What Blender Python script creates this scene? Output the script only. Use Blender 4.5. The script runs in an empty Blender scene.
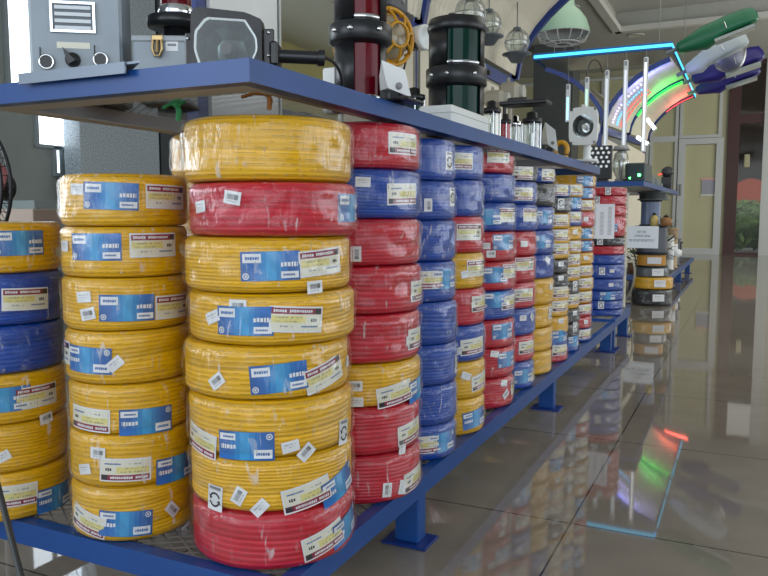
import bpy, math, random
import numpy as np
from mathutils import Vector, Matrix
random.seed(7)
C = bpy.context.scene.collection
sc = bpy.context.scene
PI = math.pi
# ------------------------------------------------------------------ camera
FPX, YAW, PIT = 758.36, 0.4464, 0.0977
CAM = Vector((0.7102, 0.0, 0.83))
_f = Vector((-math.sin(YAW)*math.cos(PIT), math.cos(YAW)*math.cos(PIT), -math.sin(PIT)))
_r = Vector((math.cos(YAW), math.sin(YAW), 0)); _u = _r.cross(_f)
cd = bpy.data.cameras.new('camera'); cam = bpy.data.objects.new('camera', cd); C.objects.link(cam)
cd.sensor_width = 36; cd.lens = FPX/768*36; cd.clip_start = 0.02; cd.clip_end = 200
cam.matrix_world = Matrix.Translation(CAM) @ Matrix((_r, _u, -_f)).transposed().to_4x4()
sc.camera = cam
def ray(px, py): return _f + _r*((px-384)/FPX) - _u*((py-288)/FPX)
def at(px, py, X=None, Y=None, Z=None):      # a measured point of the photo laid on a known plane of the room
    d = ray(px, py)
    t = (X-CAM.x)/d.x if X is not None else ((Y-CAM.y)/d.y if Y is not None else (Z-CAM.z)/d.z)
    return CAM + d*t
# ------------------------------------------------------------------ world and light
w = bpy.data.worlds.new('world'); sc.world = w; w.use_nodes = True
bg = w.node_tree.nodes['Background']; bg.inputs[0].default_value = (0.78, 0.88, 1.0, 1); bg.inputs[1].default_value = 1.15
def area(name, loc, aim, sx, sy, e, col):
    l = bpy.data.lights.new(name, 'AREA'); l.shape = 'RECTANGLE'; l.size = sx; l.size_y = sy; l.energy = e; l.color = col
    o = bpy.data.objects.new(name, l); C.objects.link(o); o.location = loc
    o.rotation_euler = (Vector(aim)-Vector(loc)).to_track_quat('-Z', 'Y').to_euler(); return o
area('shopfront_daylight', (2.2, -2.6, 1.9), (0.3, 3, 0.8), 4.5, 2.4, 60, (0.86, 0.93, 1.0))
area('side_daylight', (5.2, 4.5, 1.7), (-1, 4.5, 1.0), 7, 2.2, 70, (0.92, 0.96, 1.0))
area('left_daylight', (-4.4, 1.2, 1.7), (0, 1.6, 0.8), 2.2, 2.2, 85, (0.82, 0.91, 1.0))
area('far_daylight', (4.6, 12.5, 2.0), (0, 14.5, 1.8), 5, 2.4, 135, (1.0, 0.98, 0.92))
area('left_wall_fill', (-2.6, -2.4, 2.0), (-4.9, 5, 1.4), 2.5, 2.2, 55, (0.86,0.93,1.0))  # added fill lamp, brightens the otherwise unlit left wall
area('overhead_floor_fill', (1.6, 6.5, 3.8), (1.2, 6.5, 0), 4, 9, 120, (1.0, 0.97, 0.92))  # added overhead fill lamp to lighten the floor, not daylight
sc.view_settings.view_transform = 'Standard'; sc.view_settings.look = 'None'
sc.view_settings.exposure = 0.12; sc.view_settings.gamma = 1.0; sc.view_settings.use_curve_mapping = False
try: sc.cycles.use_denoising = True
except Exception: pass
sc.cycles.max_bounces = 8; sc.cycles.transparent_max_bounces = 16
sc.cycles.sample_clamp_indirect = 6.0; sc.cycles.caustics_reflective = False; sc.cycles.caustics_refractive = False
# ------------------------------------------------------------------ materials
MATS = {}
def M(name, col, rough=0.5, metal=0.0, spec=0.5, emit=None, es=0.0, trans=0.0, coat=0.0, bump=0.0, bscale=60, var=0.0, vscale=8, alpha=1.0):
    if name in MATS: return MATS[name]
    m = bpy.data.materials.new(name); m.use_nodes = True; nt = m.node_tree; b = nt.nodes['Principled BSDF']
    b.inputs['Base Color'].default_value = (*col, 1); b.inputs['Roughness'].default_value = rough
    b.inputs['Metallic'].default_value = metal; b.inputs['Specular IOR Level'].default_value = spec
    b.inputs['Transmission Weight'].default_value = trans; b.inputs['Coat Weight'].default_value = coat
    if emit: b.inputs['Emission Color'].default_value = (*emit, 1); b.inputs['Emission Strength'].default_value = es
    if var > 0 or bump > 0:
        tc = nt.nodes.new('ShaderNodeTexCoord'); n = nt.nodes.new('ShaderNodeTexNoise'); n.inputs['Scale'].default_value = vscale; n.inputs['Detail'].default_value = 5
        nt.links.new(tc.outputs['Object'], n.inputs['Vector'])
        if var > 0:
            r = nt.nodes.new('ShaderNodeMapRange'); r.inputs[1].default_value = .3; r.inputs[2].default_value = .7
            r.inputs[3].default_value = 1-var; r.inputs[4].default_value = 1+var*.6; nt.links.new(n.outputs[0], r.inputs[0])
            mx = nt.nodes.new('ShaderNodeVectorMath'); mx.operation = 'SCALE'; mx.inputs[0].default_value = col
            nt.links.new(r.outputs[0], mx.inputs['Scale']); nt.links.new(mx.outputs[0], b.inputs['Base Color'])
        if bump > 0:
            n2 = nt.nodes.new('ShaderNodeTexNoise'); n2.inputs['Scale'].default_value = bscale; nt.links.new(tc.outputs['Object'], n2.inputs['Vector'])
            bp = nt.nodes.new('ShaderNodeBump'); bp.inputs['Strength'].default_value = bump; bp.inputs['Distance'].default_value = .002
            nt.links.new(n2.outputs[0], bp.inputs['Height']); nt.links.new(bp.outputs[0], b.inputs['Normal'])
    MATS[name] = m; return m
blue = M('blue_paint', (0.008, 0.062, 0.25), .33, var=.12, vscale=5, bump=.15, bscale=25)
bluedk = M('frame_blue', (0.008, 0.032, 0.19), .35)
greyflange = M('flange_grey', (0.43, 0.43, 0.45), .6, var=.06)
meshmetal = M('mesh_metal', (0.20, 0.19, 0.18), .45, metal=.6)
black = M('black_plastic', (0.010, 0.011, 0.013), .35)
blackr = M('black_rubber', (0.013, 0.013, 0.015), .6)
chrome = M('chrome', (0.75, 0.77, 0.8), .15, metal=1)
white = M('white_paint', (0.80, 0.82, 0.80), .4, var=.04)
cream = M('cream_board', (0.72, 0.67, 0.53), .6, var=.04)
greym = M('grey_enamel', (0.27, 0.32, 0.36), .38, var=.08, vscale=12)
paper = M('white_paper', (0.74, 0.75, 0.76), .6)
paperc = M('cream_paper', (0.72, 0.70, 0.58), .55)
maroon = M('maroon_ink', (0.24, 0.014, 0.045), .5)
ink = M('dark_ink', (0.02, 0.02, 0.025), .5)
greyink = M('grey_ink', (0.22, 0.22, 0.24), .5)
yink = M('yellow_ink', (0.70, 0.62, 0.22), .5)
bink = M('blue_ink', (0.02, 0.13, 0.42), .35, var=.35, vscale=22)
cyink = M('cyan_ink', (0.05, 0.32, 0.62), .35, var=.2, vscale=25)
yellowp = M('yellow_paint', (0.62, 0.30, 0.01), .35)
glass = None
def simple_mix(name, base_nodes): pass
def film_mat():
    m = bpy.data.materials.new('clear_film'); m.use_nodes = True; nt = m.node_tree; nt.nodes.clear()
    o = nt.nodes.new('ShaderNodeOutputMaterial'); tr = nt.nodes.new('ShaderNodeBsdfTransparent'); gl = nt.nodes.new('ShaderNodeBsdfGlossy')
    df = nt.nodes.new('ShaderNodeBsdfDiffuse'); df.inputs[0].default_value = (.85, .85, .85, 1)
    gl.inputs['Roughness'].default_value = .10; gl.inputs[0].default_value = (1, 1, 1, 1)
    tc = nt.nodes.new('ShaderNodeTexCoord'); mp = nt.nodes.new('ShaderNodeMapping'); mp.inputs['Scale'].default_value = (1, 1, .22)
    oi = nt.nodes.new('ShaderNodeObjectInfo'); ad = nt.nodes.new('ShaderNodeVectorMath'); ad.operation = 'ADD'
    sc_ = nt.nodes.new('ShaderNodeVectorMath'); sc_.operation = 'SCALE'; sc_.inputs[0].default_value = (7, 5, 9); nt.links.new(oi.outputs['Random'], sc_.inputs['Scale'])
    nt.links.new(tc.outputs['Object'], ad.inputs[0]); nt.links.new(sc_.outputs[0], ad.inputs[1]); nt.links.new(ad.outputs[0], mp.inputs[0])
    n = nt.nodes.new('ShaderNodeTexNoise'); n.inputs['Scale'].default_value = 55; n.inputs['Detail'].default_value = 4; n.inputs['Distortion'].default_value = .8
    nt.links.new(mp.outputs[0], n.inputs['Vector'])
    bp = nt.nodes.new('ShaderNodeBump'); bp.inputs['Strength'].default_value = .8; bp.inputs['Distance'].default_value = .006
    nt.links.new(n.outputs[0], bp.inputs['Height']); nt.links.new(bp.outputs[0], gl.inputs['Normal'])
    lw = nt.nodes.new('ShaderNodeLayerWeight'); lw.inputs[0].default_value = .25
    mr = nt.nodes.new('ShaderNodeMapRange'); mr.inputs[3].default_value = .025; mr.inputs[4].default_value = .42; nt.links.new(lw.outputs['Facing'], mr.inputs[0])
    mx = nt.nodes.new('ShaderNodeMixShader'); nt.links.new(mr.outputs[0], mx.inputs[0]); nt.links.new(tr.outputs[0], mx.inputs[1]); nt.links.new(gl.outputs[0], mx.inputs[2])
    # thin milky streaks mixed over the film by stretched noise
    v = nt.nodes.new('ShaderNodeTexNoise'); v.inputs['Scale'].default_value = 45; v.inputs['Detail'].default_value = 5; v.inputs['Distortion'].default_value = 1.6
    nt.links.new(mp.outputs[0], v.inputs['Vector'])
    cr = nt.nodes.new('ShaderNodeMapRange'); cr.inputs[1].default_value = .62; cr.inputs[2].default_value = .72; cr.inputs[3].default_value = .0; cr.inputs[4].default_value = .40
    nt.links.new(v.outputs[0], cr.inputs[0])
    m2 = nt.nodes.new('ShaderNodeMixShader'); nt.links.new(cr.outputs[0], m2.inputs[0]); nt.links.new(mx.outputs[0], m2.inputs[1]); nt.links.new(df.outputs[0], m2.inputs[2])
    nt.links.new(m2.outputs[0], o.inputs[0]); return m
film = film_mat()
def glassy(name, col, refl=.12, rough=.05, hi=.8):   # thin clear or tinted sheet
    m = bpy.data.materials.new(name); m.use_nodes = True; nt = m.node_tree; nt.nodes.clear()
    o = nt.nodes.new('ShaderNodeOutputMaterial'); tr = nt.nodes.new('ShaderNodeBsdfTransparent'); tr.inputs[0].default_value = (*col, 1)
    gl = nt.nodes.new('ShaderNodeBsdfGlossy'); gl.inputs['Roughness'].default_value = rough
    lw = nt.nodes.new('ShaderNodeLayerWeight'); lw.inputs[0].default_value = .4
    mr = nt.nodes.new('ShaderNodeMapRange'); mr.inputs[3].default_value = refl; mr.inputs[4].default_value = hi; nt.links.new(lw.outputs['Facing'], mr.inputs[0])
    mx = nt.nodes.new('ShaderNodeMixShader'); nt.links.new(mr.outputs[0], mx.inputs[0]); nt.links.new(tr.outputs[0], mx.inputs[1]); nt.links.new(gl.outputs[0], mx.inputs[2])
    nt.links.new(mx.outputs[0], o.inputs[0]); return m
clearg = glassy('clear_glass', (.88, .92, .9), .08)
tintg = glassy('tinted_glass', (.72, .69, .62), .02, .05, .25)
redg = M('red_lens', (0.12, 0.003, 0.010), .10, spec=.25)
greeng = M('green_lens', (0.002, 0.030, 0.022), .10, spec=.2)
frost = M('frosted_pane', (0.52, 0.50, 0.30), .5, var=.04, vscale=2)
framew = M('white_aluminium', (0.56, 0.58, 0.56), .4)
def wire_mat(name, col):
    m = bpy.data.materials.new(name); m.use_nodes = True; nt = m.node_tree; b = nt.nodes['Principled BSDF']; L = nt.links.new
    b.inputs['Roughness'].default_value = .38; b.inputs['Specular IOR Level'].default_value = .28
    uv = nt.nodes.new('ShaderNodeUVMap'); sx = nt.nodes.new('ShaderNodeSeparateXYZ'); L(uv.outputs[0], sx.inputs[0])
    def mt(op, a, b_=None):
        n = nt.nodes.new('ShaderNodeMath'); n.operation = op
        for i, q in enumerate((a, b_)):
            if q is None: continue
            if isinstance(q, (int, float)): n.inputs[i].default_value = q
            else: L(q, n.inputs[i])
        return n.outputs[0]
    row = mt('FLOOR', sx.outputs[1]); fr = mt('FRACT', sx.outputs[1])
    line = mt('MULTIPLY', mt('GREATER_THAN', fr, .42), mt('LESS_THAN', fr, .62))
    cx = nt.nodes.new('ShaderNodeCombineXYZ'); L(mt('MULTIPLY', sx.outputs[0], 34), cx.inputs[0]); L(mt('MULTIPLY', row, 7.3), cx.inputs[1])
    wn = nt.nodes.new('ShaderNodeTexNoise'); wn.inputs['Scale'].default_value = 1; wn.inputs['Detail'].default_value = 1; L(cx.outputs[0], wn.inputs['Vector'])
    word = mt('GREATER_THAN', wn.outputs[0], .5)
    dash = mt('GREATER_THAN', mt('FRACT', mt('MULTIPLY', sx.outputs[0], 190)), .45)
    ms = mt('MULTIPLY', mt('MULTIPLY', line, word), mt('MULTIPLY', dash, .62))
    rn = nt.nodes.new('ShaderNodeTexNoise'); rn.inputs['Scale'].default_value = 1.0; c2 = nt.nodes.new('ShaderNodeCombineXYZ'); L(mt('MULTIPLY', row, 3.7), c2.inputs[0]); L(mt('MULTIPLY', sx.outputs[0], 1.2), c2.inputs[1]); L(c2.outputs[0], rn.inputs['Vector'])
    rr = nt.nodes.new('ShaderNodeMapRange'); rr.inputs[1].default_value = .3; rr.inputs[2].default_value = .7; rr.inputs[3].default_value = .8; rr.inputs[4].default_value = 1.15; L(rn.outputs[0], rr.inputs[0])
    vs = nt.nodes.new('ShaderNodeVectorMath'); vs.operation = 'SCALE'; vs.inputs[0].default_value = col; L(rr.outputs[0], vs.inputs['Scale'])
    mx = nt.nodes.new('ShaderNodeMix'); mx.data_type = 'RGBA'; L(ms, mx.inputs[0]); L(vs.outputs[0], mx.inputs[6]); mx.inputs[7].default_value = (.03, .02, .01, 1)
    L(mx.outputs[2], b.inputs['Base Color']); return m
WIRE = {'Y': wire_mat('yellow_wire', (0.74, 0.40, 0.002)), 'R': wire_mat('red_wire', (0.52, 0.010, 0.028)),
        'B': wire_mat('blue_wire', (0.006, 0.060, 0.36)), 'K': wire_mat('black_wire', (0.014, 0.014, 0.016)),
        'G': wire_mat('grey_wire', (0.10, 0.11, 0.12))}
WNAME = {'Y': 'yellow', 'R': 'red', 'B': 'blue', 'K': 'black', 'G': 'grey'}
# ------------------------------------------------------------------ mesh helpers
class MB:
    def __init__(s): s.v = []; s.f = []; s.m = []; s.sm = []; s.uv = None
    def add(s, vs, fs, mi=0, smooth=False):
        b = len(s.v); s.v += [Vector(v) for v in vs]
        for f in fs: s.f.append([b+i for i in f]); s.m.append(mi); s.sm.append(smooth)
        return s
    def box(s, a, b, mi=0, rot=None, piv=None):
        x0, y0, z0 = a; x1, y1, z1 = b
        vs = [Vector(p) for p in ((x0,y0,z0),(x1,y0,z0),(x1,y1,z0),(x0,y1,z0),(x0,y0,z1),(x1,y0,z1),(x1,y1,z1),(x0,y1,z1))]
        if rot is not None:
            pv = Vector(piv) if piv is not None else (Vector(a)+Vector(b))/2
            vs = [pv+rot@(v-pv) for v in vs]
        return s.add(vs, [(0,3,2,1),(4,5,6,7),(0,1,5,4),(1,2,6,5),(2,3,7,6),(3,0,4,7)], mi)
    def bbox(s, a, b, bev=.004, mi=0, rot=None):      # chamfered box
        c = (Vector(a)+Vector(b))/2; h = (Vector(b)-Vector(a))/2
        h = Vector([abs(q) for q in h]); bev = min(bev, min(h)*.49); vs = []; idx = {}
        for sx in (-1,1):
            for sy in (-1,1):
                for sz in (-1,1):
                    for ax in range(3):
                        p = Vector((sx*(h.x-bev), sy*(h.y-bev), sz*(h.z-bev))); p[ax] = (sx,sy,sz)[ax]*h[ax]
                        idx[(sx,sy,sz,ax)] = len(vs); vs.append(c+(rot@p if rot is not None else p))
        fs = []
        for ax in range(3):
            o = [(1,2),(2,0),(0,1)][ax]
            for sg in (-1,1):
                q = []
                for (a1,b1) in ((-1,-1),(1,-1),(1,1),(-1,1)):
                    k = [0,0,0]; k[ax] = sg; k[o[0]] = a1; k[o[1]] = b1; q.append(idx[(*k, ax)])
                fs.append(q if sg > 0 else q[::-1])
        for ax in range(3):
            o = [(1,2),(2,0),(0,1)][ax]
            for a1 in (-1,1):
                for b1 in (-1,1):
                    k0 = [0,0,0]; k1 = [0,0,0]; k0[ax] = -1; k1[ax] = 1
                    for k in (k0,k1): k[o[0]] = a1; k[o[1]] = b1
                    fs.append([idx[(*k0,o[0])], idx[(*k1,o[0])], idx[(*k1,o[1])], idx[(*k0,o[1])]])
        for sx in (-1,1):
            for sy in (-1,1):
                for sz in (-1,1): fs.append([idx[(sx,sy,sz,0)], idx[(sx,sy,sz,1)], idx[(sx,sy,sz,2)]])
        return s.add(vs, fs, mi)
    def cyl(s, p0, p1, r0, r1=None, n=24, mi=0, cap=True):
        p0 = Vector(p0); p1 = Vector(p1); r1 = r0 if r1 is None else r1; d = (p1-p0).normalized()
        a = d.orthogonal().normalized(); b = d.cross(a); vs = []
        for p, r in ((p0,r0),(p1,r1)):
            for i in range(n): t = 2*PI*i/n; vs.append(p+a*(r*math.cos(t))+b*(r*math.sin(t)))
        s.add(vs, [(i,(i+1)%n,n+(i+1)%n,n+i) for i in range(n)], mi, True)
        if cap: s.add(vs[:n], [list(range(n))[::-1]], mi); s.add(vs[n:], [list(range(n))], mi)
        return s
    def tube(s, pts, r, n=10, mi=0, closed=False):
        pts = [Vector(p) for p in pts]; m = len(pts); vs = []; prev = None
        for i, p in enumerate(pts):
            if closed: d = (pts[(i+1)%m]-pts[i-1]).normalized()
            else: d = (pts[min(i+1,m-1)]-pts[max(i-1,0)]).normalized()
            a = d.orthogonal().normalized() if prev is None else (prev-d*prev.dot(d)).normalized()
            prev = a; b = d.cross(a)
            rr = r[i] if isinstance(r, (list,tuple)) else r
            for k in range(n): t = 2*PI*k/n; vs.append(p+a*(rr*math.cos(t))+b*(rr*math.sin(t)))
        fs = []
        for i in range(m if closed else m-1):
            j = (i+1)%m
            for k in range(n): fs.append((i*n+k, i*n+(k+1)%n, j*n+(k+1)%n, j*n+k))
        s.add(vs, fs, mi, True)
        if not closed: s.add(vs[:n], [list(range(n))[::-1]], mi); s.add(vs[-n:], [list(range(n))], mi)
        return s
    def lathe(s, prof, c=(0,0,0), ax=(0,0,1), n=32, mi=0, a0=0, a1=2*PI, smooth=True):
        c = Vector(c); d = Vector(ax).normalized(); full = abs(a1-a0-2*PI) < 1e-6
        if abs(d.z) > .99: a = Vector((1,0,0)); b = d.cross(a)
        else: a = Vector((0,0,1)).cross(d).normalized(); b = d.cross(a)
        m = len(prof); k = n if full else n+1; vs = []
        for i in range(k):
            t = a0+(a1-a0)*i/n
            for (r, z) in prof: vs.append(c+a*(r*math.cos(t))+b*(r*math.sin(t))+d*z)
        fs = []
        for i in range(n):
            j = (i+1)%k if full else i+1
            for q in range(m-1): fs.append((i*m+q, j*m+q, j*m+q+1, i*m+q+1))
        return s.add(vs, fs, mi, smooth)
    def prism(s, poly, d, mi=0):      # poly: 3-D outline, d: extrusion vector
        d = Vector(d); p = [Vector(q) for q in poly]; n = len(p); vs = p+[q+d for q in p]
        return s.add(vs, [list(range(n))[::-1], [n+i for i in range(n)]]+[(i,(i+1)%n,n+(i+1)%n,n+i) for i in range(n)], mi)
    def mesh(s, name, mats, off=Vector((0,0,0))):
        me = bpy.data.meshes.new(name); me.from_pydata([tuple(v-off) for v in s.v], [], s.f)
        for m in (mats if isinstance(mats, (list,tuple)) else [mats]): me.materials.append(m)
        me.polygons.foreach_set('material_index', s.m); me.polygons.foreach_set('use_smooth', s.sm)
        if s.uv is not None:
            u = me.uv_layers.new(name='UVMap'); flat = []
            for p in me.polygons:
                for vi in p.vertices: flat += s.uv[p.index][p.vertices[:].index(vi)]
            u.data.foreach_set('uv', flat)
        me.update()
        try:
            import bmesh as _b
            bm = _b.new(); bm.from_mesh(me); _b.ops.recalc_face_normals(bm, faces=bm.faces); bm.to_mesh(me); bm.free()
        except Exception: pass
        return me
    def build(s, name, mats, parent=None, local=False):
        off = Vector((0,0,0)) if (parent is None or local) else WL[parent.name]
        o = bpy.data.objects.new(name, s.mesh(name, mats, off)); C.objects.link(o); WL[o.name] = off
        if parent is not None: o.parent = parent
        return o
WL = {}
def thing(name, loc, label, cat, group=None, rz=0):
    o = bpy.data.objects.new(name, None); C.objects.link(o); o.location = loc; o.rotation_euler = (0,0,rz); o.empty_display_size = .05
    WL[o.name] = Vector(loc); return tag(o, label, cat, group)
def tag(o, label, cat, group=None, kind=None):
    o['label'] = label; o['category'] = cat
    if group: o['group'] = group
    if kind: o['kind'] = kind
    return o
def struct(o, label=None, cat=None):
    o['kind'] = 'structure'
    if label: o['label'] = label; o['category'] = cat
    return o
def B(a, b, name, mat, parent=None, bev=0, **k):
    m = MB(); (m.bbox(a, b, bev) if bev else m.box(a, b)); return m.build(name, mat, parent)
# ------------------------------------------------------------------ room
def floor_mat():
    m = bpy.data.materials.new('polished_tiles'); m.use_nodes = True; nt = m.node_tree; b = nt.nodes['Principled BSDF']; L = nt.links.new
    tc = nt.nodes.new('ShaderNodeTexCoord'); mp = nt.nodes.new('ShaderNodeMapping'); mp.inputs['Location'].default_value = (-0.3123, -1.9945, 0)
    br = nt.nodes.new('ShaderNodeTexBrick'); br.offset = 0; br.inputs['Scale'].default_value = 1; br.inputs['Brick Width'].default_value = .8211; br.inputs['Row Height'].default_value = .8211
    br.inputs['Mortar Size'].default_value = .0028; br.inputs['Mortar Smooth'].default_value = .1
    br.inputs['Color1'].default_value = (.235, .205, .168, 1); br.inputs['Color2'].default_value = (.222, .194, .158, 1); br.inputs['Mortar'].default_value = (.05, .042, .035, 1)
    L(tc.outputs['Object'], mp.inputs[0]); L(mp.outputs[0], br.inputs['Vector'])
    n = nt.nodes.new('ShaderNodeTexNoise'); n.inputs['Scale'].default_value = 5; n.inputs['Detail'].default_value = 8; L(tc.outputs['Object'], n.inputs['Vector'])
    r = nt.nodes.new('ShaderNodeMapRange'); r.inputs[1].default_value = .3; r.inputs[2].default_value = .7; r.inputs[3].default_value = .9; r.inputs[4].default_value = 1.08; L(n.outputs[0], r.inputs[0])
    v = nt.nodes.new('ShaderNodeVectorMath'); v.operation = 'SCALE'; L(br.outputs[0], v.inputs[0]); L(r.outputs[0], v.inputs['Scale']); L(v.outputs[0], b.inputs['Base Color'])
    b.inputs['Roughness'].default_value = .035; b.inputs['Specular IOR Level'].default_value = .66; b.inputs['Coat Weight'].default_value = .0
    n2 = nt.nodes.new('ShaderNodeTexNoise'); n2.inputs['Scale'].default_value = 3.5; n2.inputs['Detail'].default_value = 2; L(tc.outputs['Object'], n2.inputs['Vector'])
    bp = nt.nodes.new('ShaderNodeBump'); bp.inputs['Strength'].default_value = .03; bp.inputs['Distance'].default_value = .006; L(n2.outputs[0], bp.inputs['Height']); L(bp.outputs[0], b.inputs['Normal'])
    return m
struct(B((-5, -3, -.1), (5.6, 17.2, 0), 'floor', floor_mat()))
ceilm = M('ceiling_paint', (0.47, 0.47, 0.43), .8, var=.03)
CZ = 3.85; tx0, tx1, ty0, ty1 = -1.42, 3.2, 3.0, 13.4
mb = MB()
for a, b in (((-5,-3),(tx0,17.2)), ((tx1,-3),(5.6,17.2)), ((tx0,-3),(tx1,ty0)), ((tx0,ty1),(tx1,17.2))): mb.box((a[0],a[1],CZ), (b[0],b[1],CZ+.3))
mb.box((tx0,ty0,CZ+.3), (tx1,ty1,CZ+.4)); struct(mb.build('ceiling', ceilm))
mb = MB(); mb.box((tx0,ty1-.10,CZ-.03),(tx1,ty1+.03,CZ+.06)); mb.box((tx0-.03,ty0,CZ-.03),(tx0+.10,ty1+.03,CZ+.06)); struct(mb.build('trim_1', M('cornice_white', (.62,.61,.56), .7)))
granite = M('granite', (0.42, 0.48, 0.52), .25, var=.5, vscale=90)
wallg = M('wall_grey_green', (0.24, 0.265, 0.245), .6, var=.12, vscale=1.5)
# left wall
lw = MB(); X5 = -5.0
def onleft(px, py, X=-4.98): return at(px, py, X=X)
struct(B((-5.15,-3,0),(X5,17.2,CZ), 'wall_left', wallg))
day = M('daylight_pane', (0.9,0.95,1), .3, emit=(0.80,0.90,1.0), es=3.2)
def wpane(name, p0, p1, X, n, mat=day):
    y0, y1 = sorted((p0[1], p1[1])); z0, z1 = sorted((p0[2], p1[2]))
    o = MB().box((X,y0,z0),(X+.02,y1,z1)).build(name, mat); struct(o)
    fr = MB()
    for a, b in (((y0-.03,z0-.03),(y0,z1+.03)),((y1,z0-.03),(y1+.03,z1+.03)),((y0,z0-.03),(y1,z0)),((y0,z1),(y1,z1+.03))): fr.box((X,a[0],a[1]),(X+.03,b[0],b[1]))
    fr.build('window_frame', M('dim_frame', (.25,.28,.29), .5), o); WL['window_frame'] = Vector()
wpane('window_1', (0, 4.55, 1.85), (0, 4.755, 3.0), -4.99, 1)
wpane('window_2', (0, 4.81, 1.445), (0, 5.26, 3.0), -4.99, 2)
wpane('window_3', (0, 4.99, 1.20), (0, 5.02, 1.40), -4.99, 3)  # glowing sliver added to imitate a reflected bright streak
# granite partition seen past the shelf end
struct(MB().box((-4.9,5.02,0),(-4.7,6.03,3.4)).build('wall_granite', granite)); struct(MB().box((-4.9,6.08,0),(-4.72,7.4,3.4)).build('wall_dark', M('dark_panel', (0.055,0.065,0.075), .4)))
# right wall (seen in the mirror panel)
yw = M('yellow_wall', (0.72,0.66,0.34), .7)
rw = MB(); rw.box((5.5,-3,2.66),(5.6,17.2,CZ)); rw.box((5.5,-3,0),(5.6,17.2,.5)); struct(rw.build('wall_right', yw))
struct(B((5.46,-3,2.52),(5.5,17.2,2.66), 'trim_2', M('band_blue', (.03,.14,.28), .5)))
mb = MB()
for i in range(9): y = -2.6+i*2.3; mb.box((5.5,y,.5),(5.58,y+.12,2.52))
struct(mb.build('window_4', framew))
# far wall: aluminium partition with frosted panes
YW = 17.0
struct(B((-5.0, YW, 0), (at(727,150,Y=YW).x+.03, YW+.18, CZ), 'wall_far', M('far_wall', (.42,.40,.27), .7)))
def rect(px0, py0, px1, py1, Y): a = at(px0,py0,Y=Y); b = at(px1,py1,Y=Y); return min(a.x,b.x), max(a.x,b.x), min(a.z,b.z), max(a.z,b.z)
def bar(m, px0, py0, px1, py1, Y, d=.06):
    x0,x1,z0,z1 = rect(px0,py0,px1,py1,Y); m.box((x0,Y-d,max(z0,0)),(x1,Y,z1))
panes = [(520,80,534,96),(578,76,600,135),(608,76,648,135),(655,76,676,135),(683,84,718,135),(578,142,640,246),(648,142,675,246)]
wn = 5
xl, xr = at(505,150,Y=YW).x, at(727,150,Y=YW).x
zs = {'h1': at(690,138.5,Y=YW).z, 'h2': at(690,72,Y=YW).z, 'h0': at(690,250,Y=YW).z}
xs = [at(p,138,Y=YW).x for p in (510, 556, 604, 650, 679, 722)]
for i in range(len(xs)-1):
    cols = [(zs['h1'], zs['h2'])] if i == 4 else [(.05, zs['h1']), (zs['h1'], zs['h2'])]
    for (z0, z1) in cols:
        o = MB().box((xs[i]+.07,YW-.03,z0+.06),(xs[i+1]-.07,YW-.01,z1-.06)).build('window_%d' % wn, frost); struct(o)
        f = MB()
        for a, b in (((xs[i]+.01,z0),(xs[i]+.07,z1)),((xs[i+1]-.07,z0),(xs[i+1]-.01,z1)),((xs[i]+.07,z0),(xs[i+1]-.07,z0+.06)),((xs[i]+.07,z1-.06),(xs[i+1]-.07,z1))): f.box((a[0],YW-.07,a[1]),(b[0],YW,b[1]))
        f.build('window_frame', framew, o); WL['window_frame'] = Vector(); wn += 1
# the aluminium door leaf
dx0, dx1 = xs[4]+.01, xs[5]+.04; o = MB().box((dx0+.13,YW-.04,.12),(dx1-.13,YW-.02,zs['h1']-.14)).build('door_1', frost); struct(o)
f = MB(); zt = zs['h1']-.01
for a, b in (((dx0,.0),(dx0+.13,zt)),((dx1-.13,.0),(dx1,zt)),((dx0+.13,0),(dx1-.13,.12)),((dx0+.13,zt-.12),(dx1-.13,zt))): f.box((a[0],YW-.09,a[1]),(b[0],YW,b[1]))
f.build('door_frame', framew, o)
f = MB(); p = at(681,190,Y=YW); f.bbox((p.x-.02,YW-.13,p.z-.12),(p.x+.02,YW-.09,p.z+.12),.006); f.build('door_handle', M('handle_grey',(.3,.3,.3),.4), o)
# brown framed glass door to the garden
brown = M('brown_frame', (0.055,0.014,0.010), .4); bx0 = at(727,150,Y=YW).x; bx1 = at(763,150,Y=YW).x; bz = at(745,59,Y=YW).z; bt = at(745,119,Y=YW).z
o = MB().box((bx0+.22,YW+.02,.05),(bx1,YW+.04,bz-.1)).build('door_2', tintg); struct(o)
f = MB(); f.box((bx0,YW-.05,0),(bx0+.22,YW+.1,bz)); f.box((bx0+.22,YW-.05,bz-.1),(bx1,YW+.1,bz)); f.box((bx0+.22,YW-.05,bt-.09),(bx1,YW+.1,bt+.09)); f.box((bx0+.22,YW-.05,0),(bx1,YW+.1,.05)); f.build('door_frame', brown, o)
f = MB(); f.box((bx1,YW-.1,0),(bx1+.2,YW+.12,bz)); struct(f.build('trim_3', framew))
f = MB(); f.box((bx1+.2,YW,0),(5.6,YW+.18,CZ)); f.box((bx0,YW,bz),(bx1+.2,YW+.18,CZ)); struct(f.build('wall_far_right', M('far_wall2', (.50,.48,.40), .7)))
p = at(747,161,Y=YW); tag(MB().bbox((p.x-.05,YW-.07,p.z-.13),(p.x+.05,YW-.03,p.z+.13),.01).build('door_plate', M('tan_plate',(.45,.42,.25),.5)), 'tan rectangular plate on the brown framed garden door', 'plate')
# grey column
a = at(534,45,Y=13.8); b = at(567,45,Y=13.8)
struct(MB().box((a.x,13.8,0),(b.x+.12,14.4,CZ)).build('wall_column', M('column_grey', (0.085,0.095,0.09), .5, var=.1)))
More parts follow.
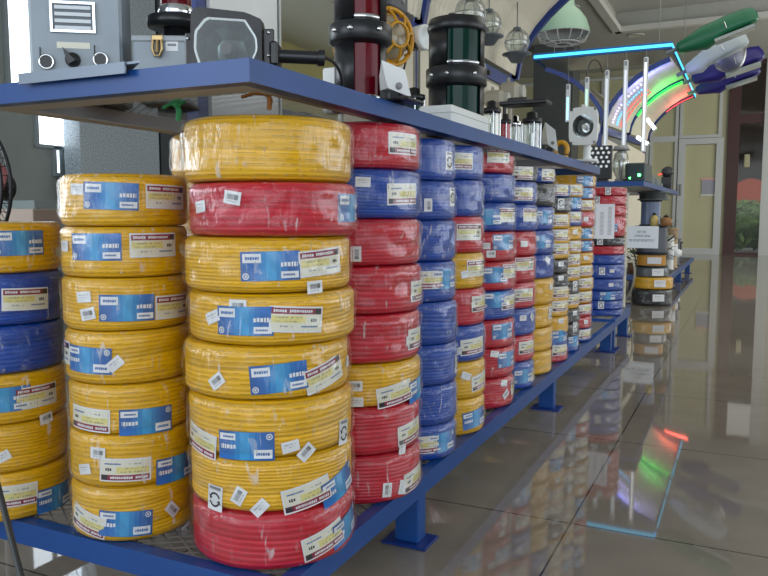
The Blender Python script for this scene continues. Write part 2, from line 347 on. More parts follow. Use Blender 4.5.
# notice sheet on the aluminium door
x0,x1,z0,z1 = rect(702,178,716,196,YW-.05); t = thing('notice_sheet', (x0,YW-.06,z0), 'small grey notice sheet with pale red header fixed to the far white door', 'notice')
MB().box((x0,YW-.055,z0),(x1,YW-.05,z1)).build('sheet', M('notice_grey',(.36,.36,.42),.5), t)
MB().box((x0-.02,YW-.06,z1-.04),(x1+.06,YW-.05,z1)).build('header', M('notice_pink',(.75,.42,.36),.5), t); MB().box((x0-.02,YW-.06,z0),(x1+.02,YW-.05,z0+.04)).build('footer', M('notice_foot',(.66,.68,.6),.5), t)
# garden outside
og = B((-6,17.2,-.12),(14,40,-.02),'ground', M('asphalt',(.20,.21,.20),.8,var=.2)); struct(og)
hedgem = M('hedge_leaves', (0.20,0.34,0.09), .7, var=.6, vscale=3, bump=1, bscale=14)
rg = random.Random(5)
for i,(px,Y,r,zc,lab) in enumerate(((738,19.2,.42,.40,'round green garden bush nearest the doorway frame, left side'),(752,21.2,.55,.5,'wider green garden bush behind the glass door, in the middle'),(766,19.6,.42,.40,'dark green garden bush at the right side of the glass door'),(742,24.5,.62,.7,'tall leafy garden shrub behind the round bushes outside'))):
    c = at(px,230,Y=Y); c.z = zc; m = MB(); N = 14; vs=[]; fs=[]
    for k in range(260):
        u = rg.uniform(-1,1); t_ = rg.uniform(0,2*PI); rr = r*(.75+.3*rg.random()); q = Vector((math.sqrt(1-u*u)*math.cos(t_), math.sqrt(1-u*u)*math.sin(t_), u*.85))*rr+c
        if q.z < 0: q.z = rg.uniform(0,.1)
        s_ = .09+.08*rg.random(); a_ = Vector((rg.uniform(-1,1),rg.uniform(-1,1),rg.uniform(-1,1))).normalized(); b_ = a_.orthogonal().normalized(); n_ = len(vs)
        vs += [q-a_*s_, q+b_*s_*.5, q+a_*s_, q-b_*s_*.5]; fs.append((n_,n_+1,n_+2,n_+3))
    m.add(vs, fs); m.lathe([(0.01,-r*.7),(r*.6,-r*.5),(r*.78,0),(r*.6,r*.5),(.01,r*.7)], c, n=12)
    t = thing('garden_bush', (c.x,Y,-.02), lab, 'bush'); m.build('foliage', hedgem, t); MB().cyl((c.x,Y,-.02),(c.x,Y,zc),.05,n=8).build('stem', M('bark',(.06,.04,.03),.8), t)
a = at(736,196,Y=27); b = at(772,178,Y=27); t = thing('market_awning', (a.x,27,-.02), 'orange red rounded awning on posts beyond the garden bushes', 'awning')
m = MB(); n = 14; poly = [Vector((a.x+(b.x-a.x)*i/n, 27, a.z+(b.z-a.z)*math.sin(PI*min(1,.15+i/n*.85))**.5)) for i in range(n+1)]; poly += [Vector((b.x,27,a.z-.25)), Vector((a.x,27,a.z-.25))]
m.prism(poly, (0,1.5,0)); m.build('canopy', M('awning_orange',(.65,.10,.04),.6), t)
for xx in (a.x+.1, b.x-.1): MB().cyl((xx,27.1,-.02),(xx,27.1,a.z-.2),.05,n=8).build('post', M('post_dark',(.05,.05,.05),.6), t)
tag(MB().box((0,32,-.02),(7,33,6.5)).build('distant_building', M('distant_wall',(.035,.026,.022),.9,spec=.1)), 'dark building far outside behind the orange awning', 'building')
# ------------------------------------------------------------------ racks
ZLB, ZLT, ZUB, ZUT = 0.1287, 0.1775, 1.0349, 1.0719
def mesh_panel(m, x0, y0, x1, y1, z, sx=.034, sy=.014, w=.0016):   # expanded metal: zigzag strands
    ny = int((y1-y0)/sy); nx = int((x1-x0)/sx); sx = (x1-x0)/nx; sy = (y1-y0)/ny
    for j in range(ny):
        ya = y0+j*sy; vs = []; fs = []
        for i in range(nx*2+1):
            yy = ya + (sy if (i+j)%2 else 0); xx = x0+i*sx/2
            vs += [(xx,yy-w,z-.001),(xx,yy+w,z+.001)]
            if i: k = 2*i; fs.append((k-2,k,k+1,k-1))
        m.add(vs, fs)
    return m
def rack_shelf(name, x0, x1, y0, y1, zb, zt, label, legs=(), bay=1.5, xlegs=None, cat='shelf', sx=.034, sy=.014, flange=.07, sw=.0016):
    t = thing(name, ((x0+x1)/2,(y0+y1)/2,0 if legs else zb), label, cat)
    th = .004
    m = MB(); m.box((x1-.03,y0,zb),(x1,y1,zt)); m.build('front_beam', blue, t)
    MB().bbox((x0,y0,zb),(x0+.03,y1,zt),.003).build('rear_beam', blue if legs else greyflange, t)
    MB().box((x0+.03,y0,zb),(x1-.03,y0+.03,zt)).build('end_beam', blue, t); MB().bbox((x0+.03,y1-.03,zb),(x1-.03,y1,zt),.003).build('end_beam', blue, t)
    if flange:
        f = MB(); f.box((x1-flange,y0+.03,zb),(x1-.03,y1-.03,zb+th)); f.box((x0+.03,y0+.03,zb),(x0+flange,y1-.03,zb+th)); f.box((x0+flange,y0+.03,zb),(x1-flange,y0+flange+.04,zb+th))
        f.build('lower_flange', greyflange, t)
    mp = MB(); mesh_panel(mp, x0+.03,y0+.03,x1-.03,y1-.03, zt-.003, sx, sy, sw); mp.build('mesh_deck', meshmetal, t)
    n = max(1, round((y1-y0)/.75))
    for i in range(1, n): y = y0+(y1-y0)*i/n; MB().box((x0+.03,y-.015,zb+.004),(x1-.03,y+.015,zt-.006)).build('cross_bar', blue if legs else greyflange, t)
    
    for (lx, ly) in legs:
        l = MB(); l.bbox((lx-.032,ly-.025,.006),(lx+.032,ly+.025,zb),.003); lg = l.build('leg', blue, t)
        MB().bbox((lx-.06,ly-.045,0),(lx+.06,ly+.045,.007),.001).build('foot_plate', bluedk, lg); WL['foot_plate'] = WL[t.name]
    return t
lx = -.034
rack_shelf('wire_rack', -1.0, .004, 1.07, 4.715, ZLB, ZLT, 'low blue steel rack on short legs carrying the wrapped wire coils', [(lx,1.71),(lx,3.175),(lx,4.66),(-.96,1.71),(-.96,3.175),(-.96,4.66)], sx=.045, sy=.016)
rack_shelf('wire_rack', -.72, .004, 4.725, 5.40, ZLB+.01, ZLT+.01, 'short blue steel rack section at the far end of the wire coil row', [(lx,5.33),(-.68,5.33),(lx,4.78),(-.68,4.78)], sx=.045, sy=.02)
rack_shelf('wire_rack', -.62, -.0, 8.4, 12.2, ZLB, ZLT, 'low blue steel rack farthest away beside the frosted door', [(lx,9.9),(lx,11.4),(-.58,9.9),(-.58,11.4)], sx=.06, sy=.03)
rack_shelf('display_shelf', -.65, 0, .9984, 4.10, ZUB, ZUT, 'long blue upper shelf carrying marine lamps over the coil stacks', sx=.03, sy=.012, flange=.05, sw=.0026)
rack_shelf('display_shelf', -.65, 0, 5.94, 9.0, ZUB, ZUT, 'far blue upper shelf with the green lit device on it', sx=.04, sy=.02, flange=.3)
# upright frame in the middle of the display gondola, behind the lamps
XP = -.66
def canopy(ys, zpost, end, label, plabel, cat='frame', ribr=.022, roof=cream, zb=1.075, corr=True, z2=0):
    t = thing('display_canopy', (XP,(ys[0]+ys[-1])/2,zb), label, cat)
    def arc(side, y, dz=0):
        P = [(0,0),(.018,.10),(.055,.19),(.12,.285),(.20,.37),(.30,.455),(.42,.53),(.52,.575),(.60,.605)]
        return [Vector((XP+.03+side*a, y, zpost+dz+b_)) for a, b_ in P]
    for i, y in enumerate(ys):
        dz = z2*i
        po = MB(); po.bbox((XP-.036,y-.02,ZLT if zb > 1 and y < 5 else 0.0),(XP+.008,y+.02,zpost+dz),.004); po.build('post', bluedk, t)
        for side in (1,-1):
            r_ = MB(); pts = arc(side, y, dz); vs=[]; fs=[]; n=len(pts)
            for k, p in enumerate(pts):
                d = (pts[min(k+1,n-1)]-pts[max(k-1,0)]).normalized(); nn = Vector((-d.z,0,d.x))
                vs += [p-nn*ribr+Vector((0,-.018,0)), p+nn*ribr+Vector((0,-.018,0)), p+nn*ribr+Vector((0,.018,0)), p-nn*ribr+Vector((0,.018,0))]
            for k in range(n-1):
                for q in range(4): fs.append((4*k+q,4*k+(q+1)%4,4*k+4+(q+1)%4,4*k+4+q))
            fs += [(0,1,2,3), (4*n-4,4*n-1,4*n-2,4*n-3)]; r_.add(vs, fs); r_.build('rib', bluedk, t)
    for i in range(len(ys)-1):
        for side in (1,-1):
            m = MB(); A = arc(side, ys[i]+.018, z2*i); D = arc(side, ys[i+1]-.018, z2*(i+1)); nn = 60 if corr else 1; vs=[]; fs=[]
            for a_, d_ in zip(A, D):
                for k in range(nn+1):
                    p = a_.lerp(d_, k/nn); p = p+Vector((-side*(.004 if (corr and k%2) else 0)+0, 0, (.006 if (corr and k%2) else 0)+.022)); vs.append(p)
            for q in range(len(A)-1):
                for k in range(nn): s_ = q*(nn+1)+k; fs.append((s_,s_+1,s_+nn+2,s_+nn+1))
            m.add(vs, fs); o_ = m.build('roof_panel', roof, t)
            sol = o_.modifiers.new('thickness', 'SOLIDIFY'); sol.thickness = .006
        b_ = MB(); zz0 = zpost+z2*i; zz1 = zpost+z2*(i+1); ya, yb = ys[i]+.02, ys[i+1]-.02
        b_.add([(XP-.02,ya,zz0-.07),(XP+.03,ya,zz0-.07),(XP+.03,ya,zz0),(XP-.02,ya,zz0),(XP-.02,yb,zz1-.07),(XP+.03,yb,zz1-.07),(XP+.03,yb,zz1),(XP-.02,yb,zz1)],
               [(0,1,2,3),(4,7,6,5),(0,4,5,1),(1,5,6,2),(2,6,7,3),(3,7,4,0)]); b_.build('top_rail', bluedk, t)
    return t
cA = canopy([1.70, 3.17, 4.68], 1.655, 1, 'blue frame with curved ribs and ribbed cream roof above the near shelf', '')
cB = canopy([7.9, 9.6, 11.4], 1.70, 1, 'blue frame with curved ribs lit purple green and red at the far shelf', '', corr=False, z2=.07)
# back boards of the near display
def board(name, y0, y1, z0, z1, mat, label, cat='panel', x=XP, th=.012, frame=None):
    t = thing(name, (x,y0,z0), label, cat); MB().box((x,y0,z0),(x+th,y1,z1)).build('board', mat, t)
    if frame:
        f = MB(); w_ = .008
        for a, b_ in (((y0,z0),(y0+w_,z1)),((y1-w_,z0),(y1,z1)),((y0+w_,z0),(y1-w_,z0+w_)),((y0+w_,z1-w_),(y1-w_,z1))): f.box((x+th,a[0],a[1]),(x+th+.006,b_[0],b_[1]))
        f.build('edge_frame', frame, t)
    return t
yA = at(233,30,X=XP).y; yB = at(275,30,X=XP).y; yC = at(337,30,X=XP).y
zb = ZUT+.003
board('backing_board', 1.73, yB-.004, zb, 1.585, white, 'plain white board behind the black floodlight handle')
mirror = M('mirror_face', (.92,.94,.86), .02, metal=1)
board('mirror_panel', yB, yC, zb, 1.583, mirror, 'upright mirror panel between white board and red lantern', 'mirror', frame=M('steel_edge', (.5,.52,.52), .3, metal=.8))
board('backing_board', yC+.004, 3.145, zb, 1.583, cream, 'cream board behind the red lantern and yellow caged lamp', frame=M('board_edge',(.35,.33,.26),.6))
board('backing_board', 3.195, 4.655, zb, 1.583, cream, 'cream board behind the large green lantern', frame=M('board_edge',(.35,.33,.26),.6))
for i,(a,b_,l) in enumerate(((7.93,9.57,'nearer cream board under the purple lit canopy'),(9.63,11.37,'farther cream board under the red lit canopy'))): board('backing_board', a, b_, .05, 1.60+.07*i, cream, l)
# ------------------------------------------------------------------ wire coils
H0, R0 = .10, .16
def round_profile(R, Ri, h, cr, pitch, amp, phase=0):
    """closed outline (r,z) with a scallop for every turn of wire, and v coordinate for the wire rows"""
    pts = []
    def seg(p0, p1, n0, n1):
        pts.append((p0, p1, n0, n1))
    segs = []
    L = []
    # build dense outline: bottom inner -> bottom outer -> side -> top outer -> top inner -> back
    out = []
    def line(a, b, nrm, step): 
        d = math.dist(a, b); n = max(2, int(d/step))
        for i in range(n): t = i/n; out.append((a[0]+(b[0]-a[0])*t, a[1]+(b[1]-a[1])*t, nrm[0], nrm[1]))
    def arc(c, r, t0, t1, n):
        for i in range(n): t = t0+(t1-t0)*i/n; out.append((c[0]+r*math.cos(t), c[1]+r*math.sin(t), math.cos(t), math.sin(t)))
    st = pitch/6
    line((Ri+cr,0),(R-cr,0),(0,-1),st*1.6); arc((R-cr,cr),cr,-PI/2,0,max(6,int(cr*PI/2/st))); line((R,cr),(R,h-cr),(1,0),st)
    arc((R-cr,h-cr),cr,0,PI/2,max(6,int(cr*PI/2/st))); line((R-cr,h),(Ri+cr,h),(0,1),st*1.6); arc((Ri+cr,h-cr),cr,PI/2,PI,5); line((Ri,h-cr),(Ri,cr),(-1,0),st*2); arc((Ri+cr,cr),cr,PI,1.5*PI,5)
    res = []; s = 0
    for i, (x,z,nx,nz) in enumerate(out):
        if i: s += math.dist((x,z), out[i-1][:2])
        sc_ = abs(math.sin(PI*(s/pitch+phase))); dlt = -amp*(1-sc_**.6)
        res.append((x+nx*dlt, z+nz*dlt, s/pitch+phase))
    return res
def winding_mesh(col, seed, pitch):
    rr = random.Random(seed); prof = round_profile(R0, .085, H0, .015, pitch, .0020, rr.random()); n = 72; m = MB(); P = len(prof)
    ph = [rr.uniform(0,2*PI) for _ in range(3)]; vs = []; uv = []
    for i in range(n):
        t = 2*PI*i/n; wob = .0028*math.sin(t+ph[0])+.0016*math.sin(2*t+ph[1]); wr = 1+.0035*math.sin(2*t+ph[2])+.002*math.sin(5*t+ph[1])
        for (r, z, v) in prof:
            k = max(0, 1-abs(z-H0/2)/(H0/2)); vs.append((r*wr*math.cos(t), r*wr*math.sin(t), z+wob*k*1.8))
    fs = []; m.uv = []
    for i in range(n):
        j = (i+1)%n; u0, u1 = i/n, (i+1)/n
        for q in range(P):
            q2 = (q+1)%P; fs.append((i*P+q, j*P+q, j*P+q2, i*P+q2)); v0 = prof[q][2]; v1 = prof[q2][2] if q2 else v0+.1
            m.uv.append([(u0,v0),(u1,v0),(u1,v1),(u0,v1)])
    m.add(vs, fs, 0, True)
    me = bpy.data.meshes.new('winding'); me.from_pydata(vs, [], fs); me.materials.append(WIRE[col])
    me.polygons.foreach_set('use_smooth', [True]*len(fs)); u = me.uv_layers.new(name='UVMap')
    u.data.foreach_set('uv', [c for f in m.uv for p in f for c in p]); me.update(); return me
def film_mesh(seed):
    rr = random.Random(seed+50); off = .0062; prof = round_profile(R0+off, .080, H0+.0004, .020, .03, 0.0, 0); n = 80; P = len(prof); vs = []; fs = []
    ph = [rr.uniform(0,2*PI) for _ in range(6)]
    for i in range(n):
        t = 2*PI*i/n
        for (r, z, v) in prof:
            w_ = .0012*math.sin(9*t+ph[0]+z*60)+.0011*math.sin(15*t+ph[1]-z*90)+.0009*math.sin(6*t+ph[2]+z*120)
            k = 1 if r > R0*.8 else 0
            vs.append(((r+w_*k)*math.cos(t), (r+w_*k)*math.sin(t), z))
    for i in range(n):
        j = (i+1)%n
        for q in range(P): fs.append((i*P+q, j*P+q, j*P+(q+1)%P, i*P+(q+1)%P))
    me = bpy.data.meshes.new('plastic_wrap'); me.from_pydata(vs, [], fs); me.materials.append(film); me.polygons.foreach_set('use_smooth', [True]*len(fs)); me.update(); return me
WM = {(c, k): winding_mesh(c, 11*k+ord(c), (.0085,.0070,.0098)[k]) for c in 'YRB' for k in range(3)}
for c in 'KG':
    for k in range(3): WM[(c, k)] = winding_mesh(c, 3+k, .010) if k == 0 else WM[(c, 0)]
FM = [film_mesh(k) for k in range(4)]
LMATS = [paper, paperc, maroon, ink, greyink, yink, bink, cyink, M('mid_blue_a',(.025,.17,.47),.35), M('mid_blue_b',(.03,.23,.53),.35)]
LC = {}
def label_mesh(kind, R):
    key = (kind, round(R, 2))
    if key in LC: return LC[key]
    R_ = round(R, 2)+.0; m = MB(); rr = random.Random(hash(kind) % 97 if False else len(kind)*7+ord(kind[0]))
    def pt(s, t, o): th = s/R_; return (R_*(math.cos(th)-1)+o*math.cos(th), (R_+o)*math.sin(th), t)
    def quad(s0, t0, s1, t1, mi, lay, n=None):
        n = n or max(1, int(abs(s1-s0)/.008)); o = .0003*lay; vs = []; fs = []
        for i in range(n+1):
            s = s0+(s1-s0)*i/n; vs += [pt(s,t0,o), pt(s,t1,o)]
            if i: k = 2*i; fs.append((k-2,k,k+1,k-1))
        m.add(vs, fs, mi)
    def text(s0, s1, t, h, mi, lay=2, dens=.75):
        s = s0
        while s < s1-.001:
            w_ = h*rr.uniform(.35,.7); 
            if rr.random() < dens: quad(s, t-h/2*rr.uniform(.7,1), min(s+w_,s1), t+h/2*rr.uniform(.7,1), mi, lay, 1)
            s += w_+h*.18
    if kind == 'cream':
        quad(-.050,-.0235,.050,.0235,0,0); quad(-.047,-.0205,.047,.0205,1,1); quad(-.047,.0095,.047,.0205,2,2)
        text(-.043,.030,.0152,.0055,0,3,.9); quad(.034,.0098,.046,.0200,3,3)
        quad(-.046,-.006,.016,.0065,5,2); text(-.044,.010,.0035,.003,4,3,.5); text(-.044,0,-.0035,.0022,4,3,.4); text(-.03,-.005,-.0125,.003,4,2); text(.008,.04,-.0125,.0035,6,2,.9)
        text(.026,.038,-.001,.007,3,2,1)
    elif kind == 'blue':
        quad(-.053,-.026,.053,.026,6,0); quad(-.027,-.0255,.030,.0255,8,1); quad(-.018,-.0255,.020,.0255,9,2); quad(-.008,-.0255,.010,.0255,7,2.5); quad(-.049,.006,-.016,.022,0,3); text(-.044,-.02,.014,.006,6,4,.9)
        text(.018,.048,.002,.009,0,3,1); quad(.018,-.022,.050,-.010,0,3); text(.022,.046,-.016,.004,6,4,.9)
        for k in range(16):
            t0 = 2*PI*k/16; t1 = 2*PI*(k+1)/16; c = (-.044,-.0175); o = .0009
            m.add([pt(c[0]+q*math.cos(a_), c[1]+q*math.sin(a_), o) for q, a_ in ((.0058,t0),(.0058,t1),(.0040,t1),(.0040,t0))], [(0,1,2,3)], 0)
        quad(-.0458,-.0195,-.0422,-.0155,0,3,1)
    elif kind == 'sticker':
        quad(-.0165,-.0115,.0165,.0115,0,0); s = -.010
        while s < .010: w_ = rr.choice((.0006,.0011,.0016)); quad(s,-.003,s+w_,.006,3,1,1); s += w_+rr.choice((.0007,.0013))
        text(-.010,.010,-.0065,.002,4,1)
    elif kind == 'tab':
        quad(-.0165,-.0105,.0165,.0105,0,0); text(-.012,.012,.004,.0022,4,1,.7); text(-.012,.008,-.001,.0022,4,1,.7)
    elif kind == 'arrow':      # circular double arrow sticker
        quad(-.018,-.024,.018,.024,0,0); quad(-.014,.016,.014,.022,4,1)
        for (t0, t1) in ((PI*.10, PI*.95), (PI*1.10, PI*1.95)):
            n = 14
            for k in range(n-2):
                ta = t0+(t1-t0)*k/n; tb = t0+(t1-t0)*(k+1)/n
                m.add([pt(q*math.cos(a_), -.003+q*1.05*math.sin(a_), .0004) for q, a_ in ((.0135,ta),(.0135,tb),(.0098,tb),(.0098,ta))], [(0,1,2,3)], 3)
            te = t0+(t1-t0)*(n-2)/n
            m.add([pt(q*math.cos(a_), -.003+q*1.05*math.sin(a_), .0004) for q, a_ in ((.0175,te),(.0118,t1+.22),(.0060,te))], [(0,1,2)], 3)
    me = m.mesh(kind+'_label', LMATS); LC[key] = me; return me
def add_label(root, kind, cx, cy, px, py, R, tilt=0, flip=False, zbase=0):
    d = ray(px, py); ox, oy = CAM.x-cx, CAM.y-cy; a = d.x**2+d.y**2; b = 2*(ox*d.x+oy*d.y); c = ox*ox+oy*oy-R*R; D = b*b-4*a*c
    t = (-b-math.sqrt(D))/(2*a) if D > 0 else -b/(2*a)
    p = CAM+d*t; th = math.atan2(p.y-cy, p.x-cx)
    nm = {'cream':'brand_label','blue':'blue_label','sticker':'barcode_sticker','tab':'price_sticker','arrow':'arrow_sticker'}[kind]
    o = bpy.data.objects.new(nm, label_mesh(kind, R)); C.objects.link(o); o.parent = root
    Rr = Matrix.Rotation(th, 4, 'Z')
    o.matrix_local = Rr @ Matrix.Translation((R+.0018, 0, p.z-zbase)) @ Matrix.Rotation(math.radians(-tilt)+(PI if flip else 0), 4, 'X')
    return o
ORD = ['topmost','second from top','third from top','fourth from top','fifth from top','sixth from top','seventh from top','eighth from top','ninth from top','tenth from top','eleventh from top','twelfth from top','thirteenth from top']
allcoils = []
def stack(where, group, cx, cy, r, xm, cols, ys, labels, base=ZLT, px_off=None, rs=None, xs_=None):
    """cols from top to bottom; ys = n+1 pixel heights of the seams, measured at column xm"""
    d = ray(xm, 300); 
    def zat(py, rr, ccx, ccy):
        d = ray(xm, py); ox, oy = CAM.x-ccx, CAM.y-ccy; a = d.x**2+d.y**2; b = 2*(ox*d.x+oy*d.y); c = ox*ox+oy*oy-rr*rr; D = max(0, b*b-4*a*c)
        t = (-b-math.sqrt(D))/(2*a); return CAM.z+d.z*t
    zs = [zat(y, r, cx, cy) for y in ys]
    zs[0] = min(zs[0], 1.027)
    k_ = (zs[0]-base)/(zs[0]-zs[-1]); zs = [base+(z-zs[-1])*k_ for z in zs]
    right = _r
    for i in range(len(cols)-1, -1, -1):
        h = zs[i]-zs[i+1]; R = r*(rs[i] if rs else 1)
        off = Vector((random.uniform(-.003,.003), random.uniform(-.003,.003), 0))
        if px_off: off = right*(px_off[i]*0.00178)
        c = Vector((cx,cy,0))+off
        if rs: 
            c = c + Vector((-(R-r), 0, 0))
        extra = ''
        ks = [l[0] for l in labels.get(i, [])]
        if 'arrow' in ks: extra = ' with arrow sticker'
        root = thing('wire_coil', (c.x,c.y,zs[i+1]), '%s wire coil%s, %s %s' % (WNAME[cols[i]], extra, ORD[i], where), 'wire coil', group)
        var = random.randrange(3); rot = random.uniform(0,2*PI); hh = h*.988
        o = bpy.data.objects.new('winding', WM[(cols[i],var)]); C.objects.link(o); o.parent = root; o.rotation_euler = (random.uniform(-.002,.002),random.uniform(-.002,.002),rot); o.scale = (R/R0,R/R0,hh/H0); o.location = (0,0,h*.006)
        o = bpy.data.objects.new('plastic_wrap', FM[random.randrange(4)]); C.objects.link(o); o.parent = root; o.rotation_euler = (0,0,random.uniform(0,2*PI)); o.scale = (R/R0,R/R0,hh/H0); o.location = (0,0,h*.006); o['label'] = 'clear plastic wrap'
        for l in labels.get(i, []):
            kind, px, py = l[:3]; tilt = l[3] if len(l) > 3 else 0; flip = l[4] if len(l) > 4 else False
            add_label(root, kind, c.x, c.y, px, py, R, tilt, flip, zs[i+1])
G1 = 'wire coils stacked on the near rack'
def by_dist(px, D, py=300):
    d = ray(px, py); d2 = Vector((d.x,d.y)).normalized(); return CAM.x+d2.x*D, CAM.y+d2.y*D
F = True
# corner stack
def between(xl, xr, dfront, film=.006):
    a = Vector((ray(xl,300).x, ray(xl,300).y)).normalized(); b = Vector((ray(xr,300).x, ray(xr,300).y)).normalized(); m_ = (a+b).normalized()
    s_ = abs(a.x*m_.y-a.y*m_.x); rf = s_*dfront/(1-s_); D_ = dfront+rf; return CAM.x+m_.x*D_, CAM.y+m_.y*D_, rf-film
c1x, c1y, r1 = between(183.5, 353.5, 1.337)
stack('in the big corner stack', G1, c1x, c1y, r1, 270, 'YRYYYYYR', [113,181,238,295,348,403,461,516,575],
 {1:[('sticker',232.5,197.7,10),('tab',200.7,206.8,-8),('blue',351,208)],
  2:[('blue',270.5,266,-1),('cream',322,262,-4),('sticker',314.5,287,-3)],
  3:[('blue',244,321),('cream',297,319.5,4),('tab',213,317,-22),('sticker',238,306,0)],
  4:[('blue',279.5,378,-4),('cream',326,374,-14),('sticker',217,381,-38),('tab',347,361,10)],
  5:[('cream',200,440,8,F),('blue',245.5,446,0,F),('tab',290.5,446.4,-10),('sticker',306,452,-42),('arrow',343,431.5,5)],
  6:[('arrow',215.5,497.7,4),('sticker',239,496,-62),('tab',260,507.6,-45),('cream',308,495,-10,F),('blue',340,484,-14,F)],
  7:[('cream',325,540,-12,F),('blue',347,525,-10,F)]}, px_off=[1,5.5,-1,3.5,-3.5,0,.5,1.5])
# left of it
ax, ay, rA = between(60, 192, 1.534)
stack('in the stack left of the corner', G1, ax, ay, rA, 126, 'YYYYYYY', [173,227,279,333,387,437,491,546],
 {0:[('blue',110,196,2),('cream',168,197,1),('tab',77,189,3)],
  1:[('blue',94,247,0),('cream',155,245,0),('tab',65,246,0)],
  2:[('tab',84,297,-5),('sticker',88,314,-12),('blue',127,308,1),('cream',175,306,1)],
  3:[('blue',87,360,2,F),('tab',115,364,-40),('cream',62,350,0)],
  4:[('cream',88,419,3,F),('blue',147,421,1,F)],
  5:[('sticker',98,453,3),('tab',85,469,-12),('cream',125,470,2,F),('blue',178,467,2,F)],
  6:[('cream',86,521,12,F),('blue',125,524,3,F),('sticker',172,509,50),('tab',186,528,-12)]}, px_off=[1,0,-1,0,2,1,1])
_az = math.atan2(-ray(63,300).x, ray(63,300).y); rB = .13; DB = 1.743+rB; _az = math.atan2(-ray(65,300).x, ray(65,300).y); azc = _az+math.asin((rB+.004)/DB); bx, by = CAM.x-math.sin(azc)*DB, CAM.y+math.cos(azc)*DB
stack('in the cut off leftmost stack', G1, bx, by, rB, 28, 'YBBYYY', [222,273,325,373,423,471,520],
 {0:[('blue',20,243,0),('tab',58,252,0)], 1:[('cream',27,299,2)], 3:[('cream',38,396,0),('blue',4,400,0)], 4:[('sticker',46,418,-5),('tab',2,457,-25)], 5:[('cream',13,496,2,F),('blue',57,496,2,F)]})
# stack half hidden behind
_az = math.atan2(-ray(168,160).x, ray(168,160).y); rD = .13; DD = 2.0; azc = _az-math.asin((rD+.006)/DD); ddx, ddy = CAM.x-math.sin(azc)*DD, CAM.y+math.cos(azc)*DD
stack('in the half hidden rear stack', G1, ddx, ddy, rD, 178, 'YYYYYYYY', [133,176,216,256,296,336,376,416,456], {})
def aisle(px, r, py=300, X=None):
    d = Vector((ray(px,py).x, ray(px,py).y)).normalized(); X = -r if X is None else X; return X, ((X-CAM.x)*d.y+r)/d.x
cx, cy = aisle(422.5, .158, X=-.124)
stack('in the second aisle stack', G1, cx, cy, .151, 385, 'RBRRRYRR', [117,170,222,271,321,372,416,466,516],
 {0:[('cream',405,144,0,F)],1:[('tab',363,182,2),('cream',404,194,-2,F)],2:[('sticker',356,254,90)],3:[('cream',419,290,0,F)],4:[('tab',410,340,-3),('cream',417,337,0,F)],
  5:[('sticker',355,386,0),('tab',356,402,0),('cream',396,394,-8,F),('blue',418,387,-6,F)],6:[('cream',411,431,-5,F),('tab',402,447,-85)],7:[('sticker',387,490,-85),('tab',402,487,-75),('cream',415,477,-5,F)]}, px_off=[-1.5,-1,0,1.5,0,1,0,1.5])
cx, cy = aisle(456.5, .122, X=-.112)
stack('in the all blue third aisle stack', G1, cx, cy, .120, 440, 'BBBBBBBB', [138,181,221,263,304,347,388,428,463],
 {0:[('arrow',449,161)],1:[('arrow',452,197),('sticker',428,205,90)],3:[('cream',430,280,0,F),('blue',446,279,0)],4:[('sticker',459,329,90)],5:[('arrow',456,363)],6:[('sticker',458,403,90)],7:[('cream',426,445,0,F),('blue',443,442,0,F)]}, px_off=[-4,-3,-2,-2,1,2,2,1])
cx, cy = aisle(484, .116, X=-.110)
stack('in the fourth aisle stack', G1, cx, cy, .116, 475, 'BBRYRBYY', [145,180,217,254,290,327,363,400,436],
 {0:[('cream',458,161,0,F)],2:[('cream',471,232,0)],3:[('tab',466,274,-12),('cream',478,268,0)],4:[('cream',481,303,0,F)],5:[('cream',474,346,-3,F),('tab',461,350,-20)],6:[('cream',481,380,-8,F),('tab',466,376,20)],7:[('blue',476,418,-6,F)]}, px_off=[-5,-4,-3,-2,0,1,2,2])
cx, cy = aisle(514, .145)
stack('in the fifth aisle stack', G1, cx, cy, .145, 500, 'RBBRRBRRR', [142,173,202,231,261,290,319,347,377,407],
 {0:[('cream',500,155.5)],2:[('blue',488,217),('cream',509,215)],3:[('tab',485.5,246),('sticker',491,254),('blue',505,242)],4:[('blue',496,275),('cream',511,271)],5:[('blue',497,300),('cream',510,302,0,F)],6:[('blue',504,331)],7:[('blue',508,359),('tab',494.6,354,10)],8:[('tab',504,383,5),('sticker',505.6,394,-35),('cream',514,385,0)]}, px_off=[-5,-3,-1,0,1,0,0,1,1])
cx, cy = aisle(536, .135)
stack('in the sixth aisle stack', G1, cx, cy, .132, 527, 'KBBRRRBRB', [165,181,204,231,256,282,308,335,361,388],
 {0:[('cream',524,173,0,F)],1:[('cream',524,194,0,F)],2:[('cream',532,215)],3:[('tab',524,244)],4:[('cream',526,264)],5:[('cream',524.7,295,0,F)],6:[('tab',523,318),('sticker',532,317,45)],7:[('cream',528,347,0,F)],8:[('blue',524.7,376),('cream',534.5,373)]})
cx, cy = aisle(553, .135)
stack('in the seventh aisle stack', G1, cx, cy, .132, 547, 'BKBBBYYYY', [168,183,206,230,254,278,304,327,350,373],
 {0:[('cream',550,175,0,F)],2:[('blue',545,217)],3:[('blue',542,242)],4:[('tab',547.5,260,30)],5:[('tab',551,287)],6:[('arrow',550,313,10)],7:[('tab',551.5,335)]})
cx, cy = aisle(568, .12)
stack('in the eighth aisle stack', G1, cx, cy, .12, 561, 'BKYYYKKYYYBR', [184,197,212,228,243,257,271,285,299,313,330,343,357],
 {i:[(('cream','arrow','cream','cream','cream','tab','tab','cream','cream','tab','blue','cream')[i], 561, y, 0, F)] for i,y in enumerate([190,204,220,235,249,264,278,292,306,321,336,350])})
cx, cy = aisle(579.5, .115)
